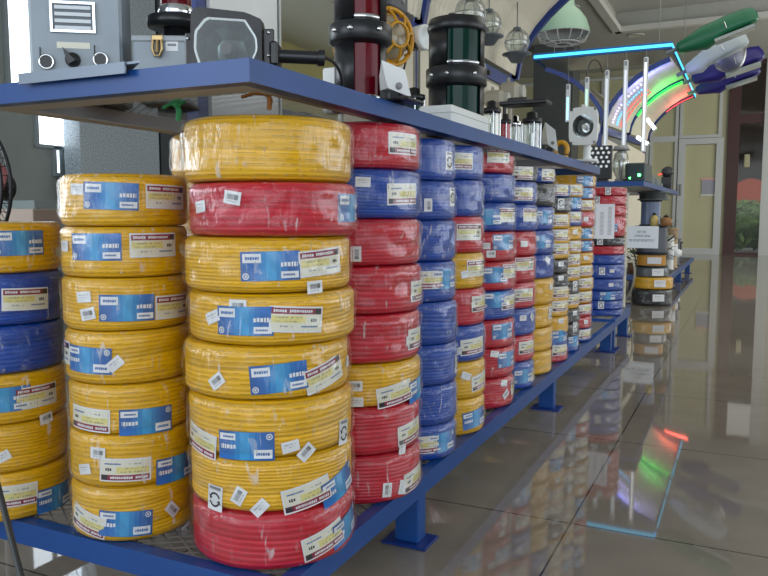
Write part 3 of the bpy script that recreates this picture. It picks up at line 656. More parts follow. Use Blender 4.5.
stack('in the ninth aisle stack', G1, cx, cy, .115, 575, 'YBBYYYYKYKKB', [183,197,210,225,239,252.5,266,279,293,306,320,334,348],
 {i:[(('cream','blue','cream','tab','cream','cream','cream','arrow','cream','tab','arrow','blue')[i], 575, y, 0, F)] for i,y in enumerate([190,203,217,232,246,259,272,286,299,313,327,341])})
cx, cy = aisle(592, .128)
stack('in the tenth aisle stack', G1, cx, cy, .128, 585, 'YRYRYRYYYYRRB', [175,187,199,211,227,240,252,264,277,290,303,316,328,341],
 {i:[(('blue','blue','cream','tab','blue','blue','tab','cream','cream','cream','cream','tab','cream')[i], 586, y, 0, F)] for i,y in enumerate([181,193,205,219,233.5,246,258,270.5,283,296.5,309,322,334])})
G2 = 'wire coils stacked on the short rack section'
cx, cy = aisle(616.5, .15); cy = max(cy, 4.93)
stack('behind the hanging printed sheet', G2, cx, 5.0, .16, 606, 'RRRRKRBBBBBB', [187,195.5,205,216,237,246,255,264.5,279,291,301,310,316.5],
 {0:[('arrow',608,191)],1:[('arrow',597,200)],2:[('tab',604,210)],3:[('blue',610,228)],4:[('arrow',600,241)],7:[('arrow',602,271),('tab',612,271)],8:[('tab',611,285)],9:[('blue',608,296)],10:[('arrow',601,305)]}, base=ZLT+.01)
# price sheet hanging in front of that stack
Ys = 4.815; a = at(590.5,204,Y=Ys); b = at(614,239,Y=Ys); t = thing('price_sheet', (a.x,Ys,b.z), 'tall white printed sheet hanging against the red coils of the short rack', 'sheet')
MB().box((a.x,Ys,b.z),(b.x,Ys+.002,a.z)).build('sheet', M('sheet_white',(.90,.90,.95),.5), t); m = MB()
for i in range(3):
    for j in range(22):
        if i == 1 and j < 4: continue
        z = a.z-.02-j*(a.z-b.z-.04)/22; x = a.x+.012+i*(b.x-a.x)/3.1; m.box((x,Ys-.0008,z-.002),(x+(b.x-a.x)*.16,Ys,z+.0015))
m.build('print', M('faint_ink',(.42,.42,.46),.6), t)
# carton standing behind it
Yc = 6.2; a = at(614,194,Y=Yc); b = at(623.5,296,Y=Yc)
t = thing('tall_carton', ((a.x+b.x)/2,Yc,0), 'tall pale carton standing on the floor past the coil stacks', 'carton')
MB().bbox((a.x,Yc,0.0),(b.x,Yc+.12,a.z),.006).build('carton_body', M('pale_card',(.55,.54,.44),.6), t); MB().box((a.x-.004,Yc-.004,a.z-.02),(b.x+.004,Yc+.124,a.z+.008)).build('lid', M('pale_card2',(.62,.61,.52),.6), t)
# ------------------------------------------------------------------ things on the near upper shelf
ZS = ZUT+.0015
def P(px, py, X=None, Y=None, Z=None): return at(px, py, X, Y, Z)
class Facing:          # a thing turned on the shelf: local x along its front, local -y towards the viewer side
    def __init__(s, name, px, Y, turn, label, cat):
        c = at(px, 80, Y=Y); s.rz = turn; s.o = Vector((c.x, Y, ZS)); s.n = Vector((-math.sin(turn)*-1, -math.cos(turn), 0)); s.inv = Matrix.Rotation(-turn, 3, 'Z')
        s.t = thing(name, s.o, label, cat, rz=turn); WL[s.t.name] = Vector((0,0,0))
    def __call__(s, px, py, back=0):
        d = ray(px, py); q0 = s.o-s.n*back; t = (q0-CAM).dot(s.n)/d.dot(s.n); v = s.inv @ (CAM+d*t-s.o); return Vector((v.x, v.y, v.z))
def bez(pts, n=24):
    out_ = []
    for i in range(n+1):
        s_ = i/n; q = [p.copy() for p in pts]
        while len(q) > 1: q = [q[k].lerp(q[k+1], s_) for k in range(len(q)-1)]
        out_.append(q[0])
    return out_
# grey test instrument
P_, ZS_ = P, ZS
FA = Facing('test_instrument', 75, 1.22, .62, 'grey metal instrument case with display window and pointer knob at shelf end', 'instrument'); t = FA.t; Yf = 0; ZS = 0
def P(px, py, Y=0): return FA(px, py)
a = P(27,0,Y=Yf); b = P(123,72,Y=Yf); x0, x1 = a.x, b.x; ztop = .42
MB().bbox((x0,Yf,ZS),(x1,Yf+.14,ztop),.006).build('case', greym, t)
q0 = P(51,32,Y=Yf); q1 = P(95,3,Y=Yf); m = MB(); w_ = .005
for c, d in (((q0.x,q0.z),(q1.x,q0.z+w_)),((q0.x,q1.z-w_),(q1.x,q1.z)),((q0.x,q0.z+w_),(q0.x+w_,q1.z-w_)),((q1.x-w_,q0.z+w_),(q1.x,q1.z-w_))): m.box((c[0],Yf-.006,c[1]),(d[0],Yf,d[1]))
wf = m.build('display_frame', chrome, t)
MB().box((q0.x+w_,Yf-.002,q0.z+w_),(q1.x-w_,Yf,q1.z-w_)).build('display_glass', M('display_dark',(.05,.07,.09),.15), t)
m = MB(); zz = np.linspace(q0.z+.010, q1.z-.012, 4)
for z in zz: m.box((q0.x+.009,Yf-.0042,z-.004),(q1.x-.009,Yf-.002,z+.0035))
m.build('scale_plate', M('scale_silver',(.42,.45,.47),.3,metal=.3), t)
c0 = P(57,48,Y=Yf); c1 = P(90,43,Y=Yf); MB().box((c0.x,Yf-.001,c0.z),(c1.x,Yf,c1.z)).build('name_strip', paperc, t)
for (px,py) in ((47,62),(101,60)):
    c = P(px,py,Y=Yf); m = MB(); m.lathe([(.0165,0),(.0165,.006),(.0125,.007),(.0125,.0)], (c.x,Yf,c.z), (0,-1,0)); s_ = m.build('socket', chrome, t)
    MB().cyl((c.x,Yf-.001,c.z),(c.x,Yf-.0045,c.z),.0122).build('socket_hole', black, s_); WL['socket_hole'] = WL[t.name]
    MB().tube([(c.x-.012,Yf-.004,c.z+.03),(c.x-.012,Yf-.006,c.z+.002)], .0012).build('keeper_chain', black, t)
c = P(73,60,Y=Yf); m = MB(); m.lathe([(.0001,.018),(.011,.017),(.014,.012),(.016,0)], (c.x,Yf,c.z), (0,-1,0)); m.prism([(c.x-.006,Yf-.020,c.z-.012),(c.x+.008,Yf-.020,c.z-.004),(c.x-.017,Yf-.020,c.z+.024)], (0,.018,0)); m.build('pointer_knob', black, t)
P, ZS = P_, ZS_
# its loose cover lying on the shelf edge
t = thing('cover_plate', (P(75,75,Z=ZS+.004).x, 1.03, ZS), 'bent grey sheet metal cover lying over the shelf end edge', 'cover')
g = [P(18,76,Z=ZS+.012), P(45,79,Z=ZS+.002), P(141,68,Z=ZS+.002), P(120,62.5,Z=ZS+.012)]
g = [Vector((P(20,77,Y=.985).x,.985,ZS+.005)), Vector((P(140,68,Y=.985).x,.985,ZS+.005)), Vector((P(118,63,Y=1.12).x,1.12,ZS+.007)), Vector((P(25,70,Y=1.12).x,1.12,ZS+.007))]
m = MB(); m.prism(g, (0,0,.004)); m.build('sheet', M('sheet_grey',(.22,.26,.32),.35,metal=.3), t)
m = MB(); m.box((g[0].x,.981,ZS-.010),(g[1].x-.03,.985,ZS+.009)); m.build('lip', M('sheet_grey',(0,0,0)), t)
# small steel box with brass latch
P_, ZS_ = P, ZS
FB = Facing('steel_box', 160, 1.30, .50, 'small grey steel box with brass latch beside the black floodlight', 'box'); t = FB.t; Yf = 0; ZS = 0
def P(px, py, Y=0): return FB(px, py)
a = P(132,36,Y=Yf); b = P(187,66,Y=Yf)
MB().bbox((a.x,Yf,ZS),(b.x,Yf+.12,a.z),.004).build('box_body', greym, t); MB().bbox((a.x-.002,Yf-.003,a.z-.012),(b.x+.002,Yf+.123,a.z+.002),.003).build('box_lid', M('lid_grey',(.33,.36,.38),.4), t)
c = P(158,46,Y=Yf); br = M('brass',(.42,.30,.14),.3,metal=.9); m = MB()
m.bbox((c.x-.012,Yf-.008,c.z+.010),(c.x+.012,Yf-.001,c.z+.022),.002); m.tube([(c.x-.009,Yf-.006,c.z+.012),(c.x-.010,Yf-.009,c.z-.008),(c.x-.005,Yf-.009,c.z-.022),(c.x+.005,Yf-.009,c.z-.022),(c.x+.010,Yf-.009,c.z-.008),(c.x+.009,Yf-.006,c.z+.012)], .003); m.cyl((c.x,Yf-.004,c.z+.012),(c.x,Yf-.010,c.z-.016),.004); m.build('latch', br, t)
c0 = P(166,51,Y=Yf); c1 = P(178,41,Y=Yf); lb = MB().box((c0.x,Yf-.001,c0.z),(c1.x,Yf,c1.z)).build('stuck_label', paper, t); MB().box((c0.x+.004,Yf-.0016,c1.z-.011),(c1.x-.004,Yf-.001,c1.z-.006)).build('print', greyink, lb); WL['print'] = WL[t.name]
P, ZS = P_, ZS_
# beacon with black skirt on top of the box region, behind
c = P(176,8,Y=1.42); t = thing('beacon_lamp', (c.x,1.42,ZS), 'round black and chrome beacon lamp with red lens behind the steel box', 'lamp')
r_ = abs(P(155,25,Y=1.42).x-c.x); zc = P(176,25,Y=1.42).z
MB().lathe([(.001,ZS),(r_*.75,ZS),(r_*.6,ZS+.02),(r_*.5,zc-.01),(.001,zc-.01)], (c.x,1.42,0)).build('base', black, t)
MB().lathe([(.001,zc-.012),(r_,zc-.008),(r_*1.02,zc),(r_*1.0,zc+.014),(r_*.7,zc+.018),(.001,zc+.018)], (c.x,1.42,0)).build('skirt', black, t)
MB().lathe([(r_*.62,zc+.018),(r_*.66,zc+.024),(r_*.6,zc+.036),(r_*.55,zc+.040)], (c.x,1.42,0)).build('collar', chrome, t)
MB().lathe([(r_*.55,zc+.039),(r_*.55,zc+.09),(r_*.4,zc+.11),(.001,zc+.115)], (c.x,1.42,0)).build('lens', redg, t)
# black floodlight
P_, ZS_ = P, ZS
FC = Facing('floodlight', 227, 1.17, .42, 'square black floodlight with silver rimmed reflector at the shelf corner', 'floodlight'); t = FC.t; Yf = 0; ZS = 0
def P(px, py, Y=0): q_ = FC(px, py); return Vector((q_.x, Y, q_.z))
ctr = P(227,42,Y=Yf)
def out(pts, Y): return [P(px,py,Y=Y) for px,py in pts]
hull = out([(191.5,88),(191.5,9),(198,7.5),(246,13),(262,20),(263,88)], Yf)
for q in hull:
    if q.z < ZS+.009: q.z = ZS+.009
n = len(hull); back = [Vector((ctr.x+(q.x-ctr.x)*.72, Yf+.10, ctr.z+.005+(q.z-ctr.z)*.72)) for q in hull]
ri = out([(200,64),(195.5,50),(196,32),(207,18.5),(245,21),(256,38),(257,50),(252,62),(240,71),(212,71)], Yf)
for q in ri: q.z = max(q.z, ZS+.012)
m = MB(); inner = [Vector((q.x,Yf-.004,q.z)) for q in ri]
cc = sum(inner, Vector())/len(inner)
def ringmesh(m, outer, inn):   # outer polygon resampled by angle against the inner outline
    N = 48; vs=[]
    def hit(poly, c, ang):
        d = Vector((math.cos(ang),0,math.sin(ang))); best = None
        for i in range(len(poly)):
            p, q = poly[i]-c, poly[(i+1)%len(poly)]-c; ex, ez = q.x-p.x, q.z-p.z; den = d.x*ez-d.z*ex
            if abs(den) < 1e-9: continue
            tt = (p.x*ez-p.z*ex)/den; uu = (p.x*d.z-p.z*d.x)/den
            if tt > 0 and -1e-6 <= uu <= 1+1e-6: best = tt if best is None else max(best, tt)
        return best or 0
    return [hit(outer, cc, 2*PI*k/N) for k in range(N)], [hit(inn, cc, 2*PI*k/N) for k in range(N)], N
O_, I_, N = ringmesh(m, hull, inner)
def loop(rad, y, s=1.0): return [Vector((cc.x+math.cos(2*PI*k/N)*rad[k]*s, y, cc.z+math.sin(2*PI*k/N)*rad[k]*s)) for k in range(N)]
def band(m, l0, l1, mi=0): m.add(l0+l1, [(k,(k+1)%N,N+(k+1)%N,N+k) for k in range(N)], mi, False)
m = MB(); band(m, loop(O_,Yf-.006), loop(I_,Yf-.004,1.03)); band(m, loop(O_,Yf-.006), loop(O_,Yf+.03)); band(m, loop(O_,Yf+.03), loop(O_,Yf+.10,.75)); m.add(loop(O_,Yf+.10,.75), [list(range(N))]); band(m, loop(I_,Yf-.004,1.03), loop(I_,Yf+.012,1.0)); m.build('housing', black, t)
m = MB(); band(m, loop(I_,Yf-.0045,1.035), loop(I_,Yf-.002,.965)); m.build('reflector_rim', M('rim_silver',(.85,.9,.9),.3), t)
m = MB(); L_ = [loop(I_,Yf-.001,.97), loop(I_,Yf+.03,.80), loop(I_,Yf+.052,.5), loop(I_,Yf+.06,.12)]
for i in range(3): band(m, L_[i], L_[i+1])
m.sm = [True]*len(m.sm); m.build('reflector', M('reflector_grey',(.20,.28,.28),.25,metal=.7), t)
MB().cyl((cc.x-.003,Yf+.06,cc.z+.002),(cc.x-.003,Yf+.012,cc.z+.002),.011).build('lamp_shield', black, t)
m = MB(); gl_ = loop(I_,Yf-.0035,.99); m.add(gl_, [list(range(N))]); m.build('front_glass', glassy('lens_glass', (.9,.93,.92), .02), t)
for side,(pa,pb) in enumerate((((262.5,28),(274,80)),((184,32),(191.5,70)))):
    c0 = P(*pa,Y=Yf+.01); c1 = P(*pb,Y=Yf+.01); k = MB().bbox((c0.x,Yf+.005,max(c1.z,ZS)),(c1.x,Yf+.012,c0.z),.002).build('bracket', black, t)
    for py in ((32,55) if side == 0 else (38,)):
        q = P((pa[0]+pb[0])/2-.5,py,Y=Yf+.004); MB().lathe([(.0001,.004),(.0025,.0038),(.0035,0)], (q.x,Yf+.005,q.z), (0,-1,0), n=12).build('bolt', chrome, k); WL['bolt'] = WL[t.name]
MB().bbox((P(183,60,Y=Yf).x,Yf+.02,ZS),(P(274,60,Y=Yf).x,Yf+.06,ZS+.008),.002).build('stand_foot', black, t)
P, ZS = P_, ZS_; Yf = 1.17
P_, ZS_ = P, ZS
def P(px, py, Y=0): return FC(px, py, Y)
h0 = P(275,56,.03); h1 = P(322,58,.05)
m = MB(); m.cyl(h0, h1, .0125, .0125, 20); m.cyl(h0+(h1-h0)*.9, h1+(h1-h0)*.04, .0155, .0155, 20); m.bbox((h0.x-.006,.0,h0.z-.022),(h0.x+.010,.05,h0.z+.022),.004); m.build('handle', black, t)
e2 = P(341,68,.07); e3 = P(344,84,.10)
MB().tube([q for q in bez([h1, h1+Vector((.025,.0,0)), e2, e3, Vector((e3.x-.005,e3.y,.006))])], .0032, 8).build('power_cable', blackr, t)
P, ZS = P_, ZS_
# white cable cover block behind the cord
c0 = P(322,68,Y=1.62); c1 = P(349,92,Y=1.62); tag(MB().bbox((c0.x,1.62,ZS),(c1.x,1.66,c0.z),.004).build('white_box', white), 'small white box behind the black cable, left of the red lantern', 'box')
# marine lanterns
def lantern(name, px, Y, halfw, ypix, lensmat, label, split=(-.9,.75), cat='lantern', rk=1.0):
    """ypix: pixel heights of cap top, cap bottom, ring top, ring bottom (None when above the frame)"""
    c = P(px, 60, Y=Y); r = abs(P(px+halfw,60,Y=Y).x-c.x)*.86; z = [P(px,q,Y=Y).z for q in ypix]; cap_t, cap_b, ring_t, ring_b = z
    t = thing(name, (c.x,Y,ZS), label, cat); o = (c.x,Y,0); th = math.atan2(CAM.y-Y, CAM.x-c.x)
    MB().lathe([(.001,ZS),(r*1.12,ZS),(r*1.12,ZS+.012),(r,ZS+.016),(r*.9,ZS+.018),(.001,ZS+.018)], o).build('base', black, t)
    for nm, za, zb_ in (('lower_lens', ZS+.018, ring_b),('upper_lens', ring_t, cap_b)):
        n = max(3, int((zb_-za)/.006)); pr = []
        for i in range(n+1): zz = za+(zb_-za)*i/n; pr += [(r*.90, zz), (r*.935, zz+(zb_-za)/n/2)] if i < n else [(r*.90, zz)]
        MB().lathe(pr, o, n=40).build(nm, lensmat, t)
        a0, a1 = th+split[1], th+split[0]+2*PI; pr = [(r*.95,za),(r*1.0,za),(r*1.0,zb_),(r*.95,zb_),(r*.95,za)]
        MB().lathe(pr, o, n=40, a0=a0, a1=a1).build('shield', black, t)
        MB().lathe([(r*.90,zb_-.012),(r*.965,zb_-.011),(r*.965,zb_-.001),(r*.90,zb_)] if nm[0] == 'x' else [(r*.90,za),(r*.97,za+.001),(r*.97,za+.010),(r*.90,za+.011)], o, n=40, a0=th+split[0], a1=th+split[1]).build('lens_ring', chrome, t)
    MB().lathe([(.001,ring_b-.004),(r*.95,ring_b-.004),(r*1.14*rk,ring_b+.003),(r*1.18*rk,ring_b+.005),(r*1.18*rk,ring_t-.008),(r*1.10*rk,ring_t-.004),(r*.95,ring_t),(.001,ring_t)], o, n=48).build('middle_ring', black, t)
    for k in range(8):
        a_ = th-.9+k*.30; p_ = Vector((c.x+r*1.17*math.cos(a_), Y+r*1.17*math.sin(a_), (ring_b+ring_t)/2)); p_ = Vector((c.x+r*1.175*rk*math.cos(a_), Y+r*1.175*rk*math.sin(a_), p_.z)); d_ = Vector((math.cos(a_),math.sin(a_),0))
        if k in (0,2,5): MB().lathe([(.0001,.007),(.005,.0065),(.0055,0)], p_, d_, n=12).build('clamp_bolt', chrome, t)
    MB().lathe([(.001,cap_b-.002),(r*1.02,cap_b-.002),(r*1.12*rk,cap_b+.004),(r*1.14*rk,cap_b+.010),(r*.98,cap_b+(cap_t-cap_b)*.7),(r*.5,cap_t-.004),(r*.15,cap_t),(.001,cap_t)], o, n=48).build('cap', black, t)
    return t, c, r
t1, c, r = lantern('signal_lantern', 360.5, 1.62, 27.5, (-95,-70,24,46), redg, 'tall black double signal lantern with red lenses beside the mirror', split=(-.25,.85), rk=1.02)
t2, c, r = lantern('signal_lantern', 456.5, 2.28, 31, (16,33,68,88), greeng, 'large black double signal lantern with green lenses behind the white box', split=(-.36,1.0), rk=.93)
for k in range(3):
    m = MB(); a_ = k*2.1+.4; m.bbox((c.x+r*.4*math.cos(a_)-.01,2.28+r*.4*math.sin(a_)-.006,P(456,22,Y=2.28).z-.01),(c.x+r*.4*math.cos(a_)+.01,2.28+r*.4*math.sin(a_)+.006,P(456,17,Y=2.28).z+.004),.002); m.build('cap_lug', black, t2)
# white hooded lamp on black bracket
def hood(px0, px1, py0, py1, Y, label, dark=(367,376,68)):
    t = thing('hooded_lamp', (P((px0+px1)/2,py1,Y=Y).x,Y,ZS), label, 'lamp')
    A = lambda u,v,dy=0: (lambda q: Vector((q.x,Y+dy,q.z)))(P(px0+(px1-px0)*u, py0+(py1-py0)*v, Y=Y))
    m = MB(); f = [A(.33,0), A(.90,.35), A(1,1), A(.56,.78)]; bk = [A(0,.35,.06), A(.25,.02,.06), A(.35,.9,.06), A(.05,.85,.06)]
    vs = [A(.36,0,0), A(.87,.28,0), A(1,1,0), A(.93,1,0), A(.50,.78,0), A(.42,.40,0), A(0,.32,.07), A(.2,.1,.07), A(.02,.72,.07), A(.3,.82,.07)]
    m.add(vs, [(0,5,4,3,2,1),(0,1,7,6),(6,7,9,8),(0,6,5),(5,6,8),(5,8,4),(4,8,9),(4,9,3),(1,2,7),(2,3,9),(2,9,7)]); m.build('hood', white, t)
    q = A(.74,.72); MB().lathe([(.0001,.003),(.007,.003),(.0078,0)], (q.x,Y-.0005,q.z), (0,-1,0), n=20).build('round_plug', M('plug_grey',(.25,.25,.25),.5), t)
    a = A(.02,.3); b = A(.22,1.1); m = MB(); m.bbox((a.x-.002,Y+.072,ZS),(b.x-.006,Y+.10,a.z+.01),.002); m.bbox((a.x-.005,Y+.01,ZS),(A(.9,1).x,Y+.10,ZS+.006),.002); m.bbox((A(.5,0).x,Y+.005,ZS),(A(.72,0).x,Y+.05,A(.6,.8).z+.004),.003); m.build('bracket', black, t); return t
hood(365, 411, 60, 96, 1.50, 'white angular hooded lamp in front of the red lantern')
# yellow caged lamp and white horn on the board
c = P(394,38,X=XP+.11); Rl = .108; t = thing('caged_lamp', (XP+.012,c.y,c.z-Rl), 'round yellow caged lamp mounted on the cream board', 'lamp'); t.location.x += .05; t.rotation_euler.z = -.45
cx0 = Vector((XP+.016,c.y,c.z)); X_ = (1,0,0)
MB().lathe([(.001,0),(Rl*.82,0),(Rl*.86,.03),(Rl*.8,.04),(.001,.04)], cx0, X_).build('lamp_body', yellowp, t)
MB().lathe([(Rl*.78,.040),(Rl*.7,.055),(Rl*.4,.07),(.001,.075)], cx0, X_).build('lens', M('amber_dull',(.35,.30,.20),.15), t)
m = MB()
def circ(R, x, n=40): return [cx0+Vector((x,R*math.cos(2*PI*k/n),R*math.sin(2*PI*k/n))) for k in range(n)]
m.tube(circ(Rl*.96,.05), .009, 8, closed=True); m.tube(circ(Rl*.42,.095), .006, 8, closed=True)
for k in range(8):
    a_ = 2*PI*k/8+.2; d_ = Vector((0,math.cos(a_),math.sin(a_))); m.tube([cx0+d_*Rl*.94+Vector((.03,0,0)), cx0+d_*Rl*.9+Vector((.06,0,0)), cx0+d_*Rl*.65+Vector((.085,0,0)), cx0+d_*Rl*.42+Vector((.095,0,0))], .0055, 8)
m.build('guard', yellowp, t)
c = P(416,40,X=XP+.12); t = thing('horn_speaker', (XP+.012,c.y,c.z), 'white cylindrical horn fixed beside the yellow caged lamp', 'horn')
o_ = Vector((XP+.014,c.y,c.z)); MB().lathe([(.001,0),(.045,0),(.045,.03),(.040,.10),(.048,.15),(.050,.19),(.044,.20),(.038,.19),(.001,.16)], o_, (.93,-.35,-.05), n=28).build('horn_body', white, t)
MB().bbox((o_.x+.10,o_.y-.10,o_.z-.055),(o_.x+.15,o_.y-.05,o_.z-.028),.003).build('terminal_box', black, t)
MB().tube(bez([o_+Vector((.10,-.06,-.05)), o_+Vector((.08,-.06,-.15)), o_+Vector((.02,-.04,-.2)), Vector((XP+.03,c.y-.04,1.20))]), .004, 8).build('cable', blackr, t)
# small lamps along the shelf edge
def small_lantern(px, py0, py1, hw, Y, mat, label, lid=True, capm=None):
    c = P(px, py0, Y=Y); r = abs(P(px+hw,py0,Y=Y).x-c.x)*.9; zt = c.z; t = thing('small_lantern', (c.x,Y,ZS), label, 'lantern'); o = (c.x,Y,0); H = zt-ZS
    MB().lathe([(.001,ZS),(r,ZS),(r,ZS+H*.12),(r*.85,ZS+H*.14),(.001,ZS+H*.14)], o, n=24).build('base', black, t)
    MB().lathe([(r*.82,ZS+H*.14),(r*.86,ZS+H*.2),(r*.82,ZS+H*.26),(r*.86,ZS+H*.36),(r*.82,ZS+H*.45),(r*.86,ZS+H*.58),(r*.82,ZS+H*.72)], o, n=28).build('lens', mat, t)
    MB().cyl((c.x,Y,ZS+H*.14),(c.x,Y,ZS+H*.5),r*.22,n=10).build('bulb', M('bulb_silver',(.6,.62,.6),.3,metal=.6), t)
    MB().lathe([(.001,ZS+H*.71),(r*.95,ZS+H*.71),(r*1.06,ZS+H*.74),(r*1.04,ZS+H*.82),(r*.6,ZS+H*.84),(r*.55,ZS+H*.96),(.001,zt)], o, n=28).build('cap', capm or black, t)
    for k in range(4):
        a_ = k*PI/2+.5; MB().cyl((c.x+r*.97*math.cos(a_),Y+r*.97*math.sin(a_),ZS+.003),(c.x+r*.97*math.cos(a_),Y+r*.97*math.sin(a_),ZS+H*.76),r*.06,n=8).build('guard_rod', chrome, t)
    return t
small_lantern(414, 87, 108, 11, 2.15, greeng, 'small black capped lantern with green lens beside the white box')
c = P(434,98,Y=2.32); t = thing('black_fitting', (c.x,2.12,ZS), 'low black lamp fitting left of the large green lantern', 'fitting')
MB().lathe([(.001,ZS),(.035,ZS),(.037,ZS+.03),(.03,ZS+.05),(.001,ZS+.055)], (c.x-.03,2.10,0), n=24).build('fitting_body', black, t); MB().cyl((c.x-.03,2.10,ZS+.045),(c.x+.025,2.06,ZS+.052),.010,n=12).build('fitting_arm', black, t)
# white box by the edge
a = P(453,104,X=-.03); e1 = P(489,119,X=-.03); x0 = P(418,104,Y=a.y).x
t = thing('equipment_box', ((x0-.03)/2,a.y,ZS), 'plain white rectangular box at the shelf edge before the green lantern', 'box')
MB().bbox((x0,a.y,ZS),(-.03,min(e1.y,2.20) if False else e1.y,a.z),.006).build('box_body', white, t); MB().box((x0-.001,a.y-.001,a.z-.022),(-.029,e1.y+.001,a.z-.0205)).build('lid_seam', M('seam_grey',(.4,.42,.4),.6), t)
# round grey fitting and two beige wall lamps behind
c = P(483,73,X=XP+.06); t = thing('round_fitting', (XP+.012,c.y,c.z-.06), 'round grey fitting on the board right of the green lantern', 'fitting')
MB().lathe([(.001,0),(.075,0),(.075,.02),(.06,.05),(.02,.06),(.001,.06)], (XP+.013,c.y,c.z), (1,0,0), n=32).build('disc', M('fit_grey',(.35,.37,.37),.4), t); MB().cyl((XP+.07,c.y,c.z),(XP+.10,c.y,c.z),.014,n=12).build('spigot', black, t)
beige = M('beige_plastic', (.42,.39,.31), .5)
for px,py,s_,l in ((510,93,.065,'beige square floodlight raised on the board behind the small lanterns'),(494,99,.05,'lower rounded beige lamp behind the small black lantern')):
    c = P(px,py,X=-.50); t = thing('beige_lamp', (-.5,c.y,ZS), l, 'lamp')
    MB().bbox((-.55,c.y-s_,c.z-s_*.8),(-.44,c.y+s_,c.z+s_*.8),.02).build('lamp_body', beige, t); MB().cyl((-.44,c.y,c.z),(-.42,c.y,c.z),s_*.6,n=24).build('lens', M('pale_lens',(.5,.5,.45),.2), t)
    MB().cyl((-.5,c.y,ZS),(-.5,c.y,c.z-s_*.7),.012,n=10).build('stem', beige, t); MB().lathe([(.001,ZS),(.04,ZS),(.035,ZS+.01),(.001,ZS+.012)], (-.5,c.y,0), n=20).build('base', beige, t)
    MB().tube([(-.5,c.y-s_*.7,c.z+s_*.7),(-.5,c.y-s_*.7,c.z+s_*1.1),(-.5,c.y-s_*.2,c.z+s_*1.15),(-.5,c.y-s_*.2,c.z+s_*.7)], .005, 8).build('hanger', beige, t)
small_lantern(492, 100, 135, 9.5, 2.72, clearg, 'black capped clear glass lantern right of the white box')
small_lantern(505.5, 113, 137, 6, 2.92, M('red_bright',(.42,.006,.02),.15,coat=.5), 'small bright red lantern between two clear ones')
small_lantern(515.5, 115, 141, 6.5, 3.08, clearg, 'small clear lantern with steel cap right of the red one', capm=chrome)
t = small_lantern(532, 111, 146, 10.5, 3.16, clearg, 'wide clear glass jar lantern under a flat black lid')
c = P(520,104,Y=3.05); c1 = P(550,110,Y=3.05); 
t = thing('flat_lamp', (c.x,3.0,ZS), 'flat black lamp head on thin stand above the small lanterns', 'lamp'); m = MB(); m.bbox((c.x-.07,2.99,c.z-.010),(c1.x,3.09,c.z+.006),.004); m.bbox((c.x-.04,3.0,c.z),(c.x+.04,3.07,c.z+.02),.006); m.build('lamp_head', black, t); MB().cyl((c.x-.055,3.02,ZS),(c.x-.055,3.02,c.z-.008),.008,n=10).build('stand_rod', black, t); MB().bbox((c.x-.085,2.99,ZS),(c.x-.025,3.05,ZS+.006),.002).build('foot', black, t)
hood(538, 558, 122, 151, 3.30, 'small white hooded lamp right of the clear jar lantern')
# small yellow ring stand
c = P(561,146,Y=3.42); t = thing('yellow_clamp', (c.x,3.42,ZS), 'small yellow ring clamp in front of the white searchlight', 'clamp')
m = MB(); m.tube([Vector((c.x+.028*math.cos(a_),3.42,ZS+.04+.032*math.sin(a_))) for a_ in np.linspace(-.6,4.6,20)], .011, 10); m.build('ring', yellowp, t); MB().bbox((c.x-.03,3.40,ZS),(c.x+.03,3.44,ZS+.014),.003).build('base', yellowp, t); MB().cyl((c.x-.06,3.44,ZS),(c.x-.06,3.44,ZS+.05),.02,n=16).build('socket', black, t)
# white searchlight
Yf = 3.62; c = P(583,126,Y=Yf); s_ = abs(P(597,126,Y=Yf).x-P(568.5,126,Y=Yf).x)/2; hz = abs(P(583,108,Y=Yf).z-P(583,146,Y=Yf).z)/2
t = thing('searchlight', (c.x,Yf,ZS), 'white searchlight with square front and round chrome reflector on a stem', 'searchlight')
m = MB(); N2 = 40; outer = [];
for k in range(N2):
    a_ = 2*PI*k/N2; ca, sa = math.cos(a_), math.sin(a_); e_ = .42; outer.append(Vector((c.x+s_*math.copysign(abs(ca)**e_,ca), Yf, c.z+hz*math.copysign(abs(sa)**e_,sa))))
inn = [Vector((c.x+s_*.74*math.cos(2*PI*k/N2), Yf, c.z+s_*.74*1.12*math.sin(2*PI*k/N2))) for k in range(N2)]
def bd(m, A, Bq, mi=0, sm=False): m.add(A+Bq, [(k,(k+1)%N2,N2+(k+1)%N2,N2+k) for k in range(N2)], mi, sm)
sh = lambda L, y, s=1: [Vector((c.x+(q.x-c.x)*s, Yf+y, c.z+(q.z-c.z)*s)) for q in L]
bd(m, outer, inn); bd(m, outer, sh(outer,.03)); bd(m, sh(outer,.03), sh(inn,.03)); m.build('front_frame', white, t)
m = MB(); bd(m, inn, sh(inn,.05,.75),0,True); bd(m, sh(inn,.05,.75), sh(inn,.075,.3),0,True); m.add(sh(inn,.075,.3), [list(range(N2))]); m.build('reflector', M('mirror_bowl',(.85,.88,.88),.22,metal=1), t)
MB().cyl((c.x,Yf+.07,c.z),(c.x,Yf+.03,c.z),.012,n=14).build('bulb', M('bulb_clear',(.7,.7,.65),.15), t)
MB().lathe([(s_*.9,.03),(s_*.92,.06),(s_*.85,.13),(s_*.5,.16),(.001,.165)], (c.x,Yf,c.z), (0,1,0), n=32).build('rear_body', white, t)
for sx in (-1,1):
    for sz in (-1,1): MB().lathe([(.0001,.003),(.004,.003),(.005,0)], (c.x+sx*s_*.80,Yf,c.z+sz*hz*.86), (0,-1,0), n=10).build('corner_screw', M('screw_dark',(.1,.1,.1),.4), t)
MB().bbox((c.x-.01,Yf+.0,c.z+hz-.002),(c.x+.012,Yf+.02,c.z+hz+.012),.003).build('top_catch', white, t)
